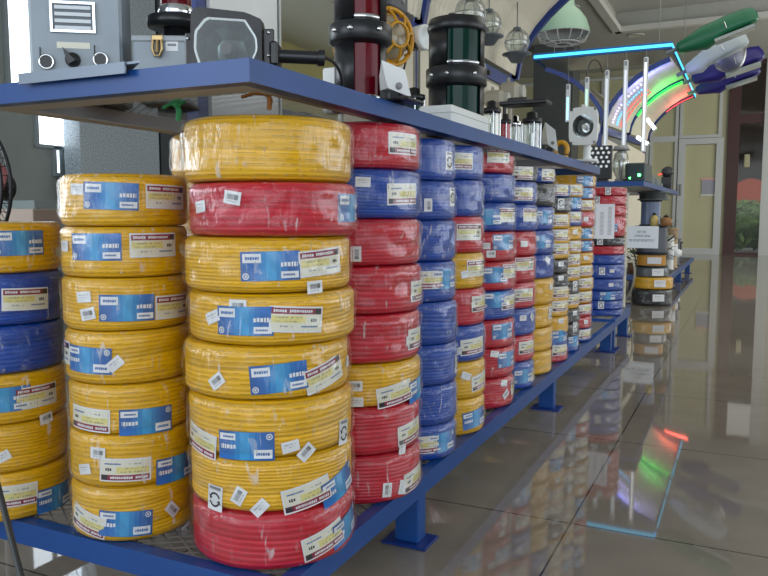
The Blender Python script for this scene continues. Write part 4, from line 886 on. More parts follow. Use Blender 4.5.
MB().cyl((c.x+.01,Yf+.06,ZS),(c.x+.01,Yf+.06,c.z-hz*.85),.018,n=16).build('stem', white, t); MB().lathe([(.001,ZS),(.055,ZS),(.05,ZS+.012),(.001,ZS+.014)], (c.x+.01,Yf+.06,0), n=24).build('base', white, t)
# globe lamps hanging from the ribbed roof
def globe(px, py, hw, Y, zhang, label, ang=0):
    c = P(px,py,Y=Y); r = abs(P(px+hw,py,Y=Y).x-c.x)*.8; t = thing('globe_lamp', (c.x,Y,zhang), label, 'lamp'); o = Vector((c.x,Y,c.z))
    MB().lathe([(r*.35,r*.95)]+[(r*math.cos(a_),r*math.sin(a_)) for a_ in np.linspace(1.15,-1.1,14)], o, n=28).build('globe', clearg, t)
    m = MB()
    for k in range(4):
        a_ = k*PI/4; m.tube([o+Vector((math.cos(a_)*1.08*r*math.cos(b_), math.sin(a_)*1.08*r*math.cos(b_), 1.08*r*math.sin(b_))) for b_ in np.linspace(0,2*PI,28,endpoint=False)], .0022, 6, closed=True)
    m.tube([o+Vector((1.1*r*math.cos(b_),1.1*r*math.sin(b_),0)) for b_ in np.linspace(0,2*PI,28,endpoint=False)], .0024, 6, closed=True); m.build('wire_guard', M('guard_wire',(.4,.42,.42),.35,metal=.7), t)
    MB().lathe([(r*.4,r*-.8),(r*1.25,-r*1.0),(r*1.3,-r*1.1),(r*.9,-r*1.2),(r*.5,-r*1.75),(.001,-r*1.8)], o, n=28).build('lower_housing', M('housing_grey',(.10,.12,.14),.4), t)
    MB().lathe([(.001,r*.9),(r*.4,r*.9),(r*.35,r*1.2),(r*.12,r*1.3),(.001,r*1.3)], o, n=20).build('top_cap', M('housing_grey',(0,0,0)), t)
    MB().cyl((c.x,Y,c.z+r*1.2),(c.x,Y,zhang),.003,n=8).build('hanging_rod', M('housing_grey',(0,0,0)), t)
globe(470, 14, 18, 3.25, 2.03, 'nearest clear globe lamp hanging under the ribbed roof')
globe(489, 24, 14, 3.85, 2.03, 'middle clear globe lamp hanging under the ribbed roof')
globe(517, 42, 14, 4.20, 2.06, 'farthest clear globe lamp hanging lowest under the ribbed roof')
# grey perforated box on the top rail
c = P(402,6,X=-.56); t = thing('junction_box', (XP+.03,c.y,c.z), 'small dark grey box fixed on the blue rail above the caged lamp', 'box'); MB().bbox((XP+.032,c.y-.10,c.z-.02),(XP+.10,c.y+.06,c.z+.06),.006).build('box_body', M('dark_grey',(.10,.10,.11),.5), t)
for k in range(2): MB().cyl((XP+.10,c.y-.05+.06*k,c.z+.02),(XP+.105,c.y-.05+.06*k,c.z+.02),.009,n=14).build('knockout', M('knock_grey',(.3,.3,.3),.4), t)
# ------------------------------------------------------------------ things on the far upper shelf
c0 = P(589,146,Y=6.0); c1 = P(611,178,Y=6.0); t = thing('led_floodlight', ((c0.x+c1.x)/2,6.0,ZS), 'black square floodlight with a grid of white dots on the far shelf', 'floodlight')
MB().bbox((c0.x,6.0,ZS+.02),(c1.x,6.05,c0.z),.004).build('housing', black, t); m = MB()
nx, nz = 4, 5
for i in range(nx):
    for j in range(nz):
        x = c0.x+(c1.x-c0.x)*(i+.5+(.25 if j%2 else -.1))/(nx+.3); z = c0.z-(c0.z-ZS-.06)*(j+.6)/nz*.8
        m.cyl((x,6.001,z),(x,5.996,z),.011,n=10)
m.build('led_lenses', M('led_white',(.8,.82,.8),.3,emit=(.9,.95,1),es=.15), t)
MB().bbox((c0.x+.03,6.01,ZS),(c1.x-.03,6.09,ZS+.02),.003).build('stand', black, t)
c = P(621,160,Y=6.3); r = .062; t = thing('glass_globe', (c.x,6.3,ZS), 'pale clear glass globe lamp standing beside the dotted floodlight', 'lamp')
MB().lathe([(r*.5,ZS+.03),(r,ZS+.10),(r*1.02,c.z-.02),(r*.8,c.z+.05),(r*.3,c.z+.08),(.001,c.z+.082)], (c.x,6.3,0), n=28).build('globe', glassy('milky_glass',(.75,.78,.76),.25,.15), t)
MB().lathe([(.001,ZS),(r*.8,ZS),(r*.7,ZS+.03),(.001,ZS+.035)], (c.x,6.3,0), n=24).build('base', M('base_grey',(.3,.3,.3),.4), t); MB().cyl((c.x,6.3,ZS+.03),(c.x,6.3,c.z),.014,n=12).build('inner_tube', M('tube_white',(.8,.8,.78),.4), t)
MB().lathe([(.001,c.z+.08),(r*1.1,c.z+.075),(r*.8,c.z+.11),(.001,c.z+.12)], (c.x,6.3,0), n=24).build('cap', M('base_grey',(0,0,0)), t)
c0 = P(625.5,163,Y=6.15); c1 = P(645,181,Y=6.15); t = thing('control_unit', ((c0.x+c1.x)/2,6.15,ZS), 'dark green control unit with a bright green indicator lamp', 'device')
MB().bbox((c0.x,6.15,ZS),(c1.x,6.6,c0.z),.01).build('case', M('case_dark',(.012,.03,.035),.35), t)
gr = M('green_led',(.05,1,.15),.4,emit=(.05,1.0,.12),es=14)
q = P(639,175,Y=6.14); MB().lathe([(.0001,.008),(.010,.006),(.012,0)], (q.x,6.15,q.z), (0,-1,0), n=14).build('indicator_lamp', gr, t)
q = P(629.5,178,Y=6.14); MB().lathe([(.0001,.004),(.006,.003),(.007,0)], (q.x,6.15,q.z), (0,-1,0), n=12).build('indicator_lamp', gr, t)
for i,(px,Y,w_,h_,l) in enumerate(((650,6.9,.10,.10,'grey ribbed device right behind the green lit control unit'),(656,7.5,.10,.09,'second grey device farther along the far shelf'),(661,8.0,.09,.07,'low grey device near the end of the far shelf'))):
    x = -.06-.02*i; t = thing('ribbed_device', (x-w_/2,Y,ZS), l, 'device'); MB().bbox((x-w_,Y,ZS),(x,Y+.30,ZS+h_),.006).build('case', M('device_grey',(.12,.14,.14),.4), t)
    for k in range(7): MB().box((x,Y+.02+k*.038,ZS+.01),(x+.008,Y+.036+k*.038,ZS+h_-.01)).build('fin', M('fin_grey',(.25,.28,.28),.4), t)
c = P(667,172,Y=8.4); t = thing('signal_lamp', (c.x,8.4,ZS), 'black round signal lamp with a red mark at the far shelf end', 'lamp')
MB().lathe([(.001,-.05),(.045,-.05),(.055,-.02),(.055,.03),(.04,.045),(.001,.045)], (c.x,8.4,c.z), (.4,-.9,0), n=24).build('lamp_body', black, t); MB().bbox((c.x-.05,8.36,ZS),(c.x+.05,8.46,c.z-.05),.006).build('stand', black, t)
MB().cyl((c.x-.075,8.33,c.z-.03),(c.x-.045,8.35,c.z-.02),.008,n=14).build('red_tip', M('red_glow',(.8,.05,.03),.4,emit=(1,.06,.03),es=1.2), t)
# ------------------------------------------------------------------ LED lit hanging sign frame and street lights
Zl = 2.42; Yn, Yfz = 7.93, 11.5; xa = P(533,57,Y=Yn).x; xb = P(672,45,Y=Yn).x; za = (P(533,57,Y=Yn).z+P(672,45,Y=Yn).z)/2
cyan = M('cyan_neon', (.1,.7,1), .4, emit=(.05,.50,.85), es=1.7)
t = thing('led_sign_frame', ((xa+xb)/2,Yn,za), 'hanging acrylic sheet frame edged with glowing cyan light strip', 'sign frame')
MB().box((xa+.02,Yn+.02,za-.012),(xb-.02,Yn+.85,za-.004)).build('acrylic_sheet', M('acrylic',(.42,.44,.44),.15), t)
m = MB(); m.bbox((xa,Yn,za-.035),(xb,Yn+.02,za+.035),.004); m.bbox((xb-.02,Yn+.02,za-.03),(xb,Yfz,za+.03),.004); m.bbox((xa,Yn+.02,za-.03),(xa+.02,Yn+.85,za+.03),.004); m.build('edge_channel', M('channel_blue',(.01,.10,.30),.4), t)
MB().box((xa+.01,Yn-.006,za-.014),(xb+.004,Yn,za+.014)).build('light_strip', cyan, t); MB().box((xb,Yn-.006,za-.014),(xb+.006,Yfz,za+.014)).build('light_strip', cyan, t)
MB().tube(bez([Vector((P(587,77,Y=8).x,Yn+.03,P(587,77,Y=8).z)), Vector((P(590,60,Y=8).x,Yn+.03,za-.02)), Vector((P(600,70,Y=8).x,Yn+.03,za-.03)), Vector((P(603,74,Y=8).x,Yn+.03,P(603,74,Y=8).z))]), .005, 6).build('loose_wire', blackr, t)
for xx in (xa+.15, xb-.15):
    for yy in ((Yn+.3, Yn+.8) if xx < tx0+.5 else (Yn+.3, Yfz-.3)): MB().cyl((xx,yy,za-.002),(xx,yy,CZ+.3 if xx > tx0 else CZ),.004,n=6).build('suspension_wire', M('wire_steel',(.3,.3,.3),.4,metal=.8), t)
for i,(px,y0,y1,em,es,lab) in enumerate(((568,84,122,(.35,.75,1),1.3,'blue lit hanging tube, leftmost under the cyan edged frame'),(587,77,112,(.5,.85,.65),.7,'pale green lit hanging tube next to the searchlight'),
        (607,70,158,(.8,.85,.9),.25,'longest faintly glowing white hanging tube under the cyan edged frame'),(626,60,160,(.8,.85,.95),.35,'white hanging tube in front of the curved blue ribs'),(646,57,152,(.9,.93,1),.5,'dotted white hanging tube nearest the aisle'))):  # the longest tube's strip emits faintly as well
    Yt = 7.86; a = P(px,y0,Y=Yt); b = P(px,y1,Y=Yt); t = thing('hanging_tube', (a.x,Yt,a.z), lab, 'light tube', 'tubes hanging under the cyan edged frame')
    MB().bbox((a.x-.022,Yt,b.z),(a.x+.022,Yt+.03,a.z),.006).build('tube_body', M('tube_clear',(.62,.65,.66),.3), t)
    if i == 4:
        m = MB(); nn = 40
        for k in range(nn): z = b.z+.02+(a.z-b.z-.04)*k/nn; m.box((a.x-.008,Yt-.003,z),(a.x+.008,Yt,z+(a.z-b.z)/nn*.5))
        m.build('led_dots', M('dots_white',(1,1,1),.4,emit=(.95,.95,1),es=1.6), t)
    else:
        MB().box((a.x-.010,Yt-.002,b.z+.02),(a.x+.010,Yt,a.z-(a.z-b.z)*(.35 if i < 2 else .1))).build('light_strip', M('strip_%s' % 'abcd'[i],em,.4,emit=em,es=es), t)
    MB().box((a.x-.012,Yt-.004,a.z-.05),(a.x+.012,Yt,a.z-.01)).build('end_cap', M('cap_grey',(.25,.27,.28),.5), t)
    MB().cyl((a.x,Yn+.01 if False else Yt+.02,a.z),(a.x,Yt+.02,za-.02),.003,n=6).build('cord', M('cord_grey',(.2,.2,.2),.5), t)
# coloured light strips along the ribs, and dotted strips on the curved roof
def rib_pts(y, dz, inset, s0, s1, n=26):
    Pq = [(0,0),(.018,.10),(.055,.19),(.12,.285),(.20,.37),(.30,.455),(.42,.53),(.52,.575),(.60,.605)]
    out_ = []
    for i in range(n+1):
        u = (s0+(s1-s0)*i/n)*(len(Pq)-1); k = min(int(u), len(Pq)-2); f_ = u-k; a_ = Pq[k]; b_ = Pq[k+1]; tx = b_[0]-a_[0]; tz = b_[1]-a_[1]; L_ = math.hypot(tx,tz)
        out_.append(Vector((XP+.03+a_[0]+tx*f_+inset*tz/L_, y, 1.70+dz+a_[1]+tz*f_-inset*tx/L_)))
    return out_
def strip(y, dz, s0, s1, col, es, label, name='colour_light_strip', w_=.0065):
    t = tag(MB().tube(rib_pts(y,dz,.018,s0,s1), w_*.5, 8).build(name, M('glow_'+label.split()[0],col,.4,emit=col,es=es)), label, 'light strip', 'coloured light strips under the far canopy'); return t
strip(7.96, .003, .35, .97, (.24,.24,1), 2.0, 'violet glowing strip along the nearest curved rib')
strip(9.54, .068, .30, .97, (.03,1,.10), 2.2, 'green glowing strip on the near side of the middle rib')
strip(9.66, .072, .30, .97, (.05,1,.10), 3, 'lime green glowing strip beyond the middle rib')
strip(11.33, .137, .55, .97, (1,.07,.05), 3, 'red glowing strip along the farthest curved rib')
for j,(yy,col,es,l) in enumerate(((8.30,(.7,.65,1),1.6,'white dotted light strip curving up the near roof panel'),(8.58,(.12,.5,1),1.8,'blue dotted light strip beside the white dotted one'),(8.86,(1,.10,.08),1.4,'red dotted light strip beside the blue dotted one'),(9.12,(1,.12,.08),1.3,'outermost red dotted light strip near the green edged rib'))):
    pts = rib_pts(yy, .07*(yy-7.9)/1.7, .010, .06, .62, 16 if j else 14); t = thing('dotted_light_strip', pts[0], l, 'light strip', 'dotted light strips on the near roof panel')
    MB().tube([p+Vector((-.003,0,.006)) for p in pts], .006, 6).build('backing', M('backing_clear',(.5,.5,.5),.5), t); m = MB()
    for k in range(len(pts)-1): q = pts[k].lerp(pts[k+1],.5); d_ = (pts[k+1]-pts[k]).normalized(); m.cyl(q-d_*.008, q+d_*.008, .010, n=8)
    m.build('led_dots', M('dotglow_%s' % 'abcd'[j],col,.4,emit=col,es=es), t)
for (p0,p1,l) in (((647,119),(655,129),'short bright white tube slanting below the red lit rib'),((637,137),(648,144),'short bright white tube low on the farther canopy post')):
    a = P(*p0,Y=9.45); b = P(*p1,Y=9.45); t = thing('white_tube', a, l, 'light tube'); MB().cyl(a,b,.020,n=12).build('tube', M('tube_glow',(1,1,1),.4,emit=(.9,1,.97),es=4.5), t)
    d_ = (b-a).normalized(); MB().cyl(a-d_*.02,a,.022,n=12).build('end_cap', framew, t); MB().cyl(b,b+d_*.02,.022,n=12).build('end_cap', framew, t)
# the strips' own light, thrown onto the curved roof panels
area('violet_strip_light', (XP+.46, 8.10, 2.04), (XP+.30, 8.22, 2.24), .5, .08, 3.0, (.30,.32,1))
area('green_strip_light', (XP+.52, 9.40, 2.13), (XP+.42, 9.36, 2.33), .5, .08, 1.1, (.08,1,.16))
area('green_strip_light', (XP+.52, 9.80, 2.13), (XP+.42, 9.86, 2.33), .5, .08, 1.1, (.08,1,.16))
area('red_strip_light', (XP+.58, 11.15, 2.26), (XP+.50, 11.05, 2.46), .4, .08, 1.8, (1,.10,.07))
def street(pa, pb, Y, h0, h1, mat, label, lensmat, split=.45, y1=None, clear=False):
    a = P(*pa,Y=Y); b = P(*pb,Y=y1 or Y); t = thing('street_light', a, label, 'street light', 'street light heads on the far canopy'); d_ = (b-a); L_ = d_.length; d_.normalize(); up = Vector((0,0,1)); sd = d_.cross(up).normalized(); up = sd.cross(d_).normalized()
    st = [(0,.25,.45),(.03,.38,.55),(.22,.62,.72),(.35,.80,.95),(.6,.86,1),(.85,.86,1),(.96,.74,.9),(1.0,.4,.6)]; vs=[]; fs=[]; N3=20; w_=h1*.95
    for (u,hh,ww) in st:
        c_ = a+d_*(L_*u)
        for k in range(N3):
            a_ = 2*PI*k/N3; x_=math.cos(a_); z_=math.sin(a_); x_ = math.copysign(abs(x_)**.6,x_); z_ = math.copysign(abs(z_)**.6,z_)
            if u > split-.1 and z_ < 0: z_ *= .45
            vs.append(c_+sd*(x_*ww*w_/2)+up*(z_*hh*h1*.55))
    for i in range(len(st)-1):
        for k in range(N3): fs.append((i*N3+k,i*N3+(k+1)%N3,(i+1)*N3+(k+1)%N3,(i+1)*N3+k))
    fs += [list(range(N3))[::-1], [len(vs)-N3+k for k in range(N3)]]; MB().add(vs,fs,0,True).build('housing', mat, t)
    m = MB(); c0_ = a+d_*(L_*split); c1_ = a+d_*(L_*.93); 
    if clear:
        vs=[]; fs=[]; K=12
        for i in range(K+1):
            u = i/K; c_ = c0_.lerp(c1_,u); rr_ = math.sin(PI*(.08+.9*u))**.6
            for k in range(13): a_ = PI+PI*k/12; vs.append(c_+sd*(math.cos(a_)*w_*.44*rr_)+up*(math.sin(a_)*h1*.75*rr_-h1*.15))
        for i in range(K):
            for k in range(12): fs.append((i*13+k,i*13+k+1,(i+1)*13+k+1,(i+1)*13+k))
        m.add(vs,fs,0,True)
    else:
        q = [c0_+sd*w_*.42-up*h1*.25, c1_+sd*w_*.42-up*h1*.25, c1_-sd*w_*.42-up*h1*.25, c0_-sd*w_*.42-up*h1*.25]; m.prism(q, -up*h1*.11)
    m.build('lamp_cover', lensmat, t)
    mid = a+d_*(L_*.62)+sd*0; MB().tube([mid+sd*(w_*.5*math.cos(a_))*1.02+up*(h1*.5*math.sin(a_))*1.02 for a_ in np.linspace(-.1,PI+.1,14)], .006, 6).build('clip_band', chrome, t)
    MB().cyl(a-d_*.10, a+d_*.05, .02, n=12).build('mounting_arm', M('arm_grey',(.15,.17,.2),.4), t); return t
lensg = M('lamp_cover_grey',(.45,.5,.48),.15,metal=.5)
street((677,49),(758,17),7.95,.1,.24,M('green_body',(.004,.12,.05),.35),'green street light head, uppermost at the canopy corner',lensg)
street((686,71),(748,40),8.7,.1,.26,M('grey_body',(.42,.48,.50),.3),'pale grey street light head with bulging clear cover',glassy('bowl_glass',(.75,.8,.8),.10,.35),split=.42,clear=True)
street((692,80),(764,55),9.4,.1,.27,M('violet_body',(.018,.012,.16),.35),'upper dark blue street light head behind the clear one',lensg)
street((696,91),(760,70),10.0,.1,.25,M('violet_body',(0,0,0)),'lower dark blue street light head, lowest of the four',lensg)
# pale green dome lamp and recessed lights
c = P(563,36,Y=7.2); t = thing('dome_lamp', (c.x,7.2,CZ), 'large pale green dome lamp with wire guard hanging from the ceiling', 'lamp')
r = abs(P(590,36,Y=7.2).x-P(537,36,Y=7.2).x)/2; mint = M('mint_paint',(.30,.46,.33),.4); zz = P(563,34,Y=7.2).z
MB().lathe([(r,zz),(r*.97,zz+.03),(r*.86,zz+.12),(r*.62,zz+.20),(r*.42,zz+.24),(r*.36,zz+.34),(.001,zz+.36)], (c.x,7.2,0), n=40).build('shade', mint, t)
MB().lathe([(r*.93,zz+.01),(r*.8,zz+.11),(r*.5,zz+.17),(.001,zz+.18)], (c.x,7.2,0), n=40).build('inner_reflector', M('inner_white',(.45,.47,.45),.5), t)
m = MB()
for k in range(12): a_ = 2*PI*k/12; m.tube([Vector((c.x+R_*math.cos(a_),7.2+R_*math.sin(a_),z_)) for R_,z_ in ((r*.97,zz),(r*.85,zz-.06),(r*.55,zz-.09),(r*.3,zz-.095))], .005, 6)
for R_,z_ in ((r*.97,zz),(r*.62,zz-.085),(r*.3,zz-.095)): m.tube([Vector((c.x+R_*math.cos(a_),7.2+R_*math.sin(a_),z_)) for a_ in np.linspace(0,2*PI,32,endpoint=False)], .006, 6, closed=True)
m.build('wire_guard', M('guard_pale',(.5,.5,.48),.4), t); MB().cyl((c.x,7.2,zz+.34),(c.x,7.2,CZ),.012,n=8).build('suspension_rod', M('arm_grey',(0,0,0)), t)
for px,py,Zz,l in ((636,35,CZ,'recessed ceiling light near the corner of the raised tray'),(570,7,CZ,'recessed ceiling light left of the raised tray')):
    c = P(px,py,Z=Zz); t = thing('downlight', (c.x,c.y,Zz), l, 'ceiling light'); MB().lathe([(.09,0),(.11,-.006),(.12,-.012),(.14,-.006),(.14,0)], (c.x,c.y,Zz-.001), n=28).build('trim_ring', M('ring_white',(.6,.58,.52),.4), t); MB().cyl((c.x,c.y,Zz-.003),(c.x,c.y,Zz-.008),.088,n=24).build('lens', M('down_lens',(.5,.48,.42),.3), t)
# ------------------------------------------------------------------ cable drums on the floor at the far end
YD = 7.12; base = P(648,306,Z=0); cx = (P(628,290,Y=base.y).x+P(671,290,Y=base.y).x)/2; rD2 = abs(P(670.5,290,Y=base.y).x-P(628,290,Y=base.y).x)/2*.97; cy = base.y+rD2
zl = [P(648,q,Y=base.y).z for q in (306,289.5,277.5,267.5)]; zl[0] = 0
G3 = 'cable drums piled on the floor by the far rack'
def coil_at(cx, cy, z0, z1, R, col, label, lab=None):
    t = thing('cable_coil', (cx,cy,z0), label, 'cable coil', G3)
    o = bpy.data.objects.new('winding', WM[(col,0)]); C.objects.link(o); o.parent = t; o.scale = (R/R0,R/R0,(z1-z0)/H0*.97)
    o = bpy.data.objects.new('plastic_wrap', FM[0]); C.objects.link(o); o.parent = t; o.scale = (R/R0,R/R0,(z1-z0)/H0*.97)
    th = math.atan2(CAM.y-cy, CAM.x-cx)+.35; l = bpy.data.objects.new('paper_label', label_mesh('tab', R)); C.objects.link(l); l.parent = t
    l.matrix_local = Matrix.Rotation(th,4,'Z') @ Matrix.Translation((R+.006,0,(z1-z0)/2)) @ Matrix.Diagonal((1,3.2,3.0,1))
coil_at(cx, cy, zl[0], zl[1], rD2, 'K', 'black cable coil on the floor, bottom of the far pile')
coil_at(cx+.01, cy, zl[1], zl[2], rD2*.97, 'Y', 'yellow cable coil lying on the black one in the far pile')
coil_at(cx+.0, cy, zl[2], zl[3], rD2*.80, 'G', 'grey cable coil above the yellow one in the far pile')
def drum(cx, cy, z0, z1, R, core, label, cat='drum', g=G3, flm=None):
    t = thing('cable_drum', (cx,cy,z0), label, cat, g)
    for z in (z0, z1-.012): MB().lathe([(.03,z),(R,z),(R,z+.012),(.03,z+.012),(.03,z)], (cx,cy,0), n=36).build('flange', flm or black, t)
    n = 10; pr = []
    for i in range(n): zz = z0+.012+(z1-z0-.024)*i/n; pr += [(R*.86,zz),(R*.89,zz+(z1-z0-.024)/n/2)]
    MB().lathe(pr+[(R*.86,z1-.012)], (cx,cy,0), n=36).build('cable_winding', core, t); return t
z = [P(650,q,Y=base.y).z for q in (267.5,254,226,210,200,186)]; z[5] = min(z[5], 1.028)
t = drum(cx-.01, cy, z[0], z[1], rD2*.82, M('orange_cable',(.55,.26,.03),.4), 'black drum of orange cable with white label in the far pile')
q = P(655,261,Y=base.y); MB().bbox((q.x-.07,cy-rD2*.80,q.z-.03),(q.x+.05,cy-rD2*.74,q.z+.03),.002).build('paper_label', paper, t)
drum(cx-.01, cy, z[1], z[2], rD2*.86, M('grey_cable',(.08,.09,.11),.35), 'wide drum of dark grey cable behind the lettered white sign')
drum(cx-.03, cy, z[2], z[4], rD2*.55, M('silver_cable',(.13,.17,.28),.3), 'narrow drum of blue grey cable above the lettered sign')
drum(cx-.01, cy, z[4], z[5], rD2*.80, M('dark_cable',(.03,.035,.03),.5), 'top dark drum with wide flanges under the far shelf', flm=M('drum_flange',(.10,.12,.12),.35))
# small things tucked on the wide drum
for (px,py,dx_,dz_,m_,l) in ((654,216,.035,.05,M('tan_bottle',(.55,.42,.14),.4),'small yellow bottle standing between the drums'),(666,222,.05,.04,M('brown_reel',(.30,.14,.05),.5),'small brown reel right of the yellow bottle')):
    q = P(px,py,Y=base.y+.02); z2_ = z[2]+.002; tt = thing('small_bottle' if dz_ == .05 else 'small_reel', (q.x,base.y+.06,z2_), l, 'bottle' if dz_ == .05 else 'reel')
    MB().lathe([(.001,z2_),(dx_,z2_),(dx_,z2_+dz_*1.4),(dx_*.4,z2_+dz_*1.9),(.001,z2_+dz_*1.9)], (q.x,base.y+.06,0), n=18).build('body', m_, tt); MB().lathe([(.001,z2_+dz_*1.9),(dx_*.42,z2_+dz_*1.9),(dx_*.42,z2_+dz_*2.3),(.001,z2_+dz_*2.3)], (q.x,base.y+.06,0), n=14).build('cap', black, tt)
# white sign
Ysn = base.y+rD2*.14-.014; a = P(626,226,Y=Ysn); b = P(658,248.5,Y=Ysn); t = thing('white_sign', (a.x,Ysn,b.z), 'white sign with three lines of small dark lettering before the drums', 'sign')
MB().bbox((a.x,Ysn,b.z),(b.x,Ysn+.008,a.z),.002).build('sign_board', M('sign_white',(.84,.88,.93),.4), t); m = MB(); W_ = b.x-a.x; Hh = a.z-b.z; rr = random.Random(3)
for (v,u0,u1) in ((.26,.36,.60),(.45,.28,.74),(.65,.11,.88)):
    x = a.x+W_*u0
    while x < a.x+W_*u1:
        w_ = W_*.026; z0 = a.z-Hh*v
        k = rr.randrange(3)
        m.box((x,Ysn-.001,z0-.010),(x+w_*.28,Ysn,z0+.010))
        if k != 1: m.box((x+w_*.28,Ysn-.001,z0+.006),(x+w_,Ysn,z0+.010))
        if k != 2: m.box((x+w_*.72,Ysn-.001,z0-.010),(x+w_,Ysn,z0+.010 if k == 1 else z0+.0))
        x += w_*1.35 if rr.random() > .15 else w_*2.2
m.build('lettering', M('sign_ink',(.12,.13,.15),.6), t); MB().box((a.x+.03,Ysn+.008,b.z-.02),(a.x+.05,base.y+.06,b.z)).build('support', black, t) if False else None
# pale hanging cable by the carton
MB_ = MB().tube(bez([P(626,252,Y=6.7), P(640,262,Y=6.7), P(636,285,Y=6.7), P(628,300,Z=.01), P(622,303,Z=.006)]), .008, 8); tag(MB_.build('white_cable', M('cable_pale',(.55,.55,.45),.5)), 'pale loose cable curving down beside the tall carton', 'cable')
# plants and bits on the farthest rack
gl = M('leaf_dark', (0.03,0.07,0.045), .5, var=.5, vscale=9)
def bushy(cx, cy, z0, z1, r, n, label, seed, potm):
    rg = random.Random(seed); t = thing('potted_plant', (cx,cy,z0), label, 'plant'); h = z1-z0
    MB().lathe([(.001,z0),(r*.5,z0),(r*.62,z0+h*.28),(r*.56,z0+h*.28),(.001,z0+h*.26)], (cx,cy,0), n=18).build('pot', potm, t)
    m = MB(); vs=[]; fs=[]
    for k in range(n):
        a_ = rg.uniform(0,2*PI); rad = r*math.sqrt(rg.random())*1.1; zz = z0+h*.28+h*.72*rg.random(); q = Vector((cx+rad*math.cos(a_),cy+rad*math.sin(a_),zz)); s_ = r*.28*rg.uniform(.6,1.2); d1 = Vector((math.cos(a_),math.sin(a_),rg.uniform(-.6,.8))).normalized(); d2 = d1.cross(Vector((0,0,1))).normalized(); k0 = len(vs)
        vs += [q-d1*s_, q+d2*s_*.35, q+d1*s_, q-d2*s_*.35]; fs.append((k0,k0+1,k0+2,k0+3))
    m.add(vs, fs); m.build('foliage', gl, t)
    m = MB()
    for k in range(5): a_ = k*1.256; m.tube([Vector((cx,cy,z0+h*.25)), Vector((cx+r*.3*math.cos(a_),cy+r*.3*math.sin(a_),z0+h*.6)), Vector((cx+r*.7*math.cos(a_),cy+r*.7*math.sin(a_),z0+h*.95))], .005, 6)
    m.build('stems', M('stem_green',(.05,.09,.04),.6), t)
ZR = ZLT+.001
q = P(676,222,Y=9.2); bushy(-.22, 9.1, ZR, P(676,216,Y=9.1).z, .20, 240, 'taller dark green plant on the far rack beside the door', 21, black)
bushy(-.36, 8.62, ZR, P(668,236,Y=8.6).z, .17, 180, 'shorter dark green plant in front of the taller one', 22, M('pot_brown',(.16,.09,.05),.6))
for i,(x,y,r,h,mt_,l) in enumerate(((-.10,9.75,.07,.48,M('tan_roll',(.45,.33,.2),.6),'tan paper roll standing on the farthest rack'),(-.10,9.45,.05,.40,white,'white bottle standing left of the tan roll'),(-.14,10.3,.10,.34,M('reel_grey',(.12,.13,.15),.5),'grey cable reel on the farthest rack'),(-.16,10.9,.10,.28,M('reel_dark',(.04,.04,.05),.5),'dark cable reel at the end of the farthest rack'))):
    tt = thing('cable_reel' if i > 1 else ('paper_roll' if i == 0 else 'white_bottle'), (x,y,ZR), l, 'reel' if i > 1 else ('roll' if i == 0 else 'bottle'))
    MB().lathe([(.001,ZR),(r,ZR),(r,ZR+.012),(r*.8,ZR+.016),(r*.8,ZR+h-.03),(r*(1 if i != 1 else .4),ZR+h-.012),(r*(1 if i != 1 else .4),ZR+h),(.001,ZR+h)], (x,y,0), n=20).build('body', mt_, tt)
    MB().lathe([(r*.82,ZR+h*.3),(r*.84,ZR+h*.3),(r*.84,ZR+h*.6),(r*.82,ZR+h*.6)], (x,y,0), n=20).build('paper_band', paper, tt)
# ------------------------------------------------------------------ plastic ties under the shelf
def tie(px, py0, py1, Y, col, label, w2=14):
    a = P(px,py0,Y=Y); t = thing('plastic_tie', a, label, 'tie'); b = P(px+1,py1,Y=Y); m = MB()
    m.tube([P(px-w2,py0+7,Y=Y), P(px-w2*.5,py0+3,Y=Y), P(px,py0+4,Y=Y), P(px+w2*.5,py0+1,Y=Y+.02), P(px+w2*.25,py0-1.5,Y=Y+.03), P(px-w2*.4,py0+1,Y=Y+.03)], .0035, 8); m.tube([P(px,py0+4,Y=Y), P(px+2,(py0+py1)/2,Y=Y), b], [.004,.0055,.0045], 8); m.build('strap', col, t)
    MB().lathe([(.001,-.006),(.007,-.004),(.008,0),(.007,.004),(.001,.006)], P(px,py0+4,Y=Y), n=14).build('knot', col, t)
tie(177, 101, 121, 1.16, M('tie_green',(.02,.26,.07),.5), 'green plastic tie hanging under the near shelf end')
tie(268, 90, 110, 1.20, M('tie_orange',(.42,.15,.02),.5), 'orange plastic tie hanging above the yellow corner coil', 26)
# ------------------------------------------------------------------ left background
a = P(33,209,X=-2.4); b = P(62,222,X=-2.4); t = thing('cardboard_box', (-2.5,(a.y+b.y)/2,.74), 'brown cardboard box on the grey table behind the left coils', 'box')
MB().bbox((-2.7,a.y,.742),(-2.4,b.y,a.z),.004).build('carton', M('cardboard',(.32,.24,.19),.7), t); MB().box((-2.58,a.y-.001,a.z-.001),(-2.52,b.y+.001,a.z+.001)).build('tape', M('tape_tan',(.45,.36,.25),.4), t)
t = thing('grey_table', (-2.7,(a.y+b.y)/2,0), 'grey table standing behind the left coil stacks', 'table'); MB().bbox((-3.1,a.y-.5,.71),(-2.3,b.y+.5,.74),.004).build('table_top', M('table_grey',(.22,.22,.22),.5), t)
for xx in (-3.06,-2.34):
    for yy in (a.y-.46,b.y+.46): MB().cyl((xx,yy,0),(xx,yy,.71),.018,n=10).build('leg', black, t)
gb = M('grey_crate',(.17,.20,.20),.5)
a2 = P(34,200,X=-3.6); b2 = P(66,210,X=-3.6); t = thing('grey_cabinet', (-3.8,(a2.y+b2.y)/2,0), 'low grey cabinet in the background left of the yellow coils', 'cabinet'); MB().bbox((-4.0,a2.y,0),(-3.6,b2.y+.5,a2.z),.006).build('cabinet_body', gb, t)
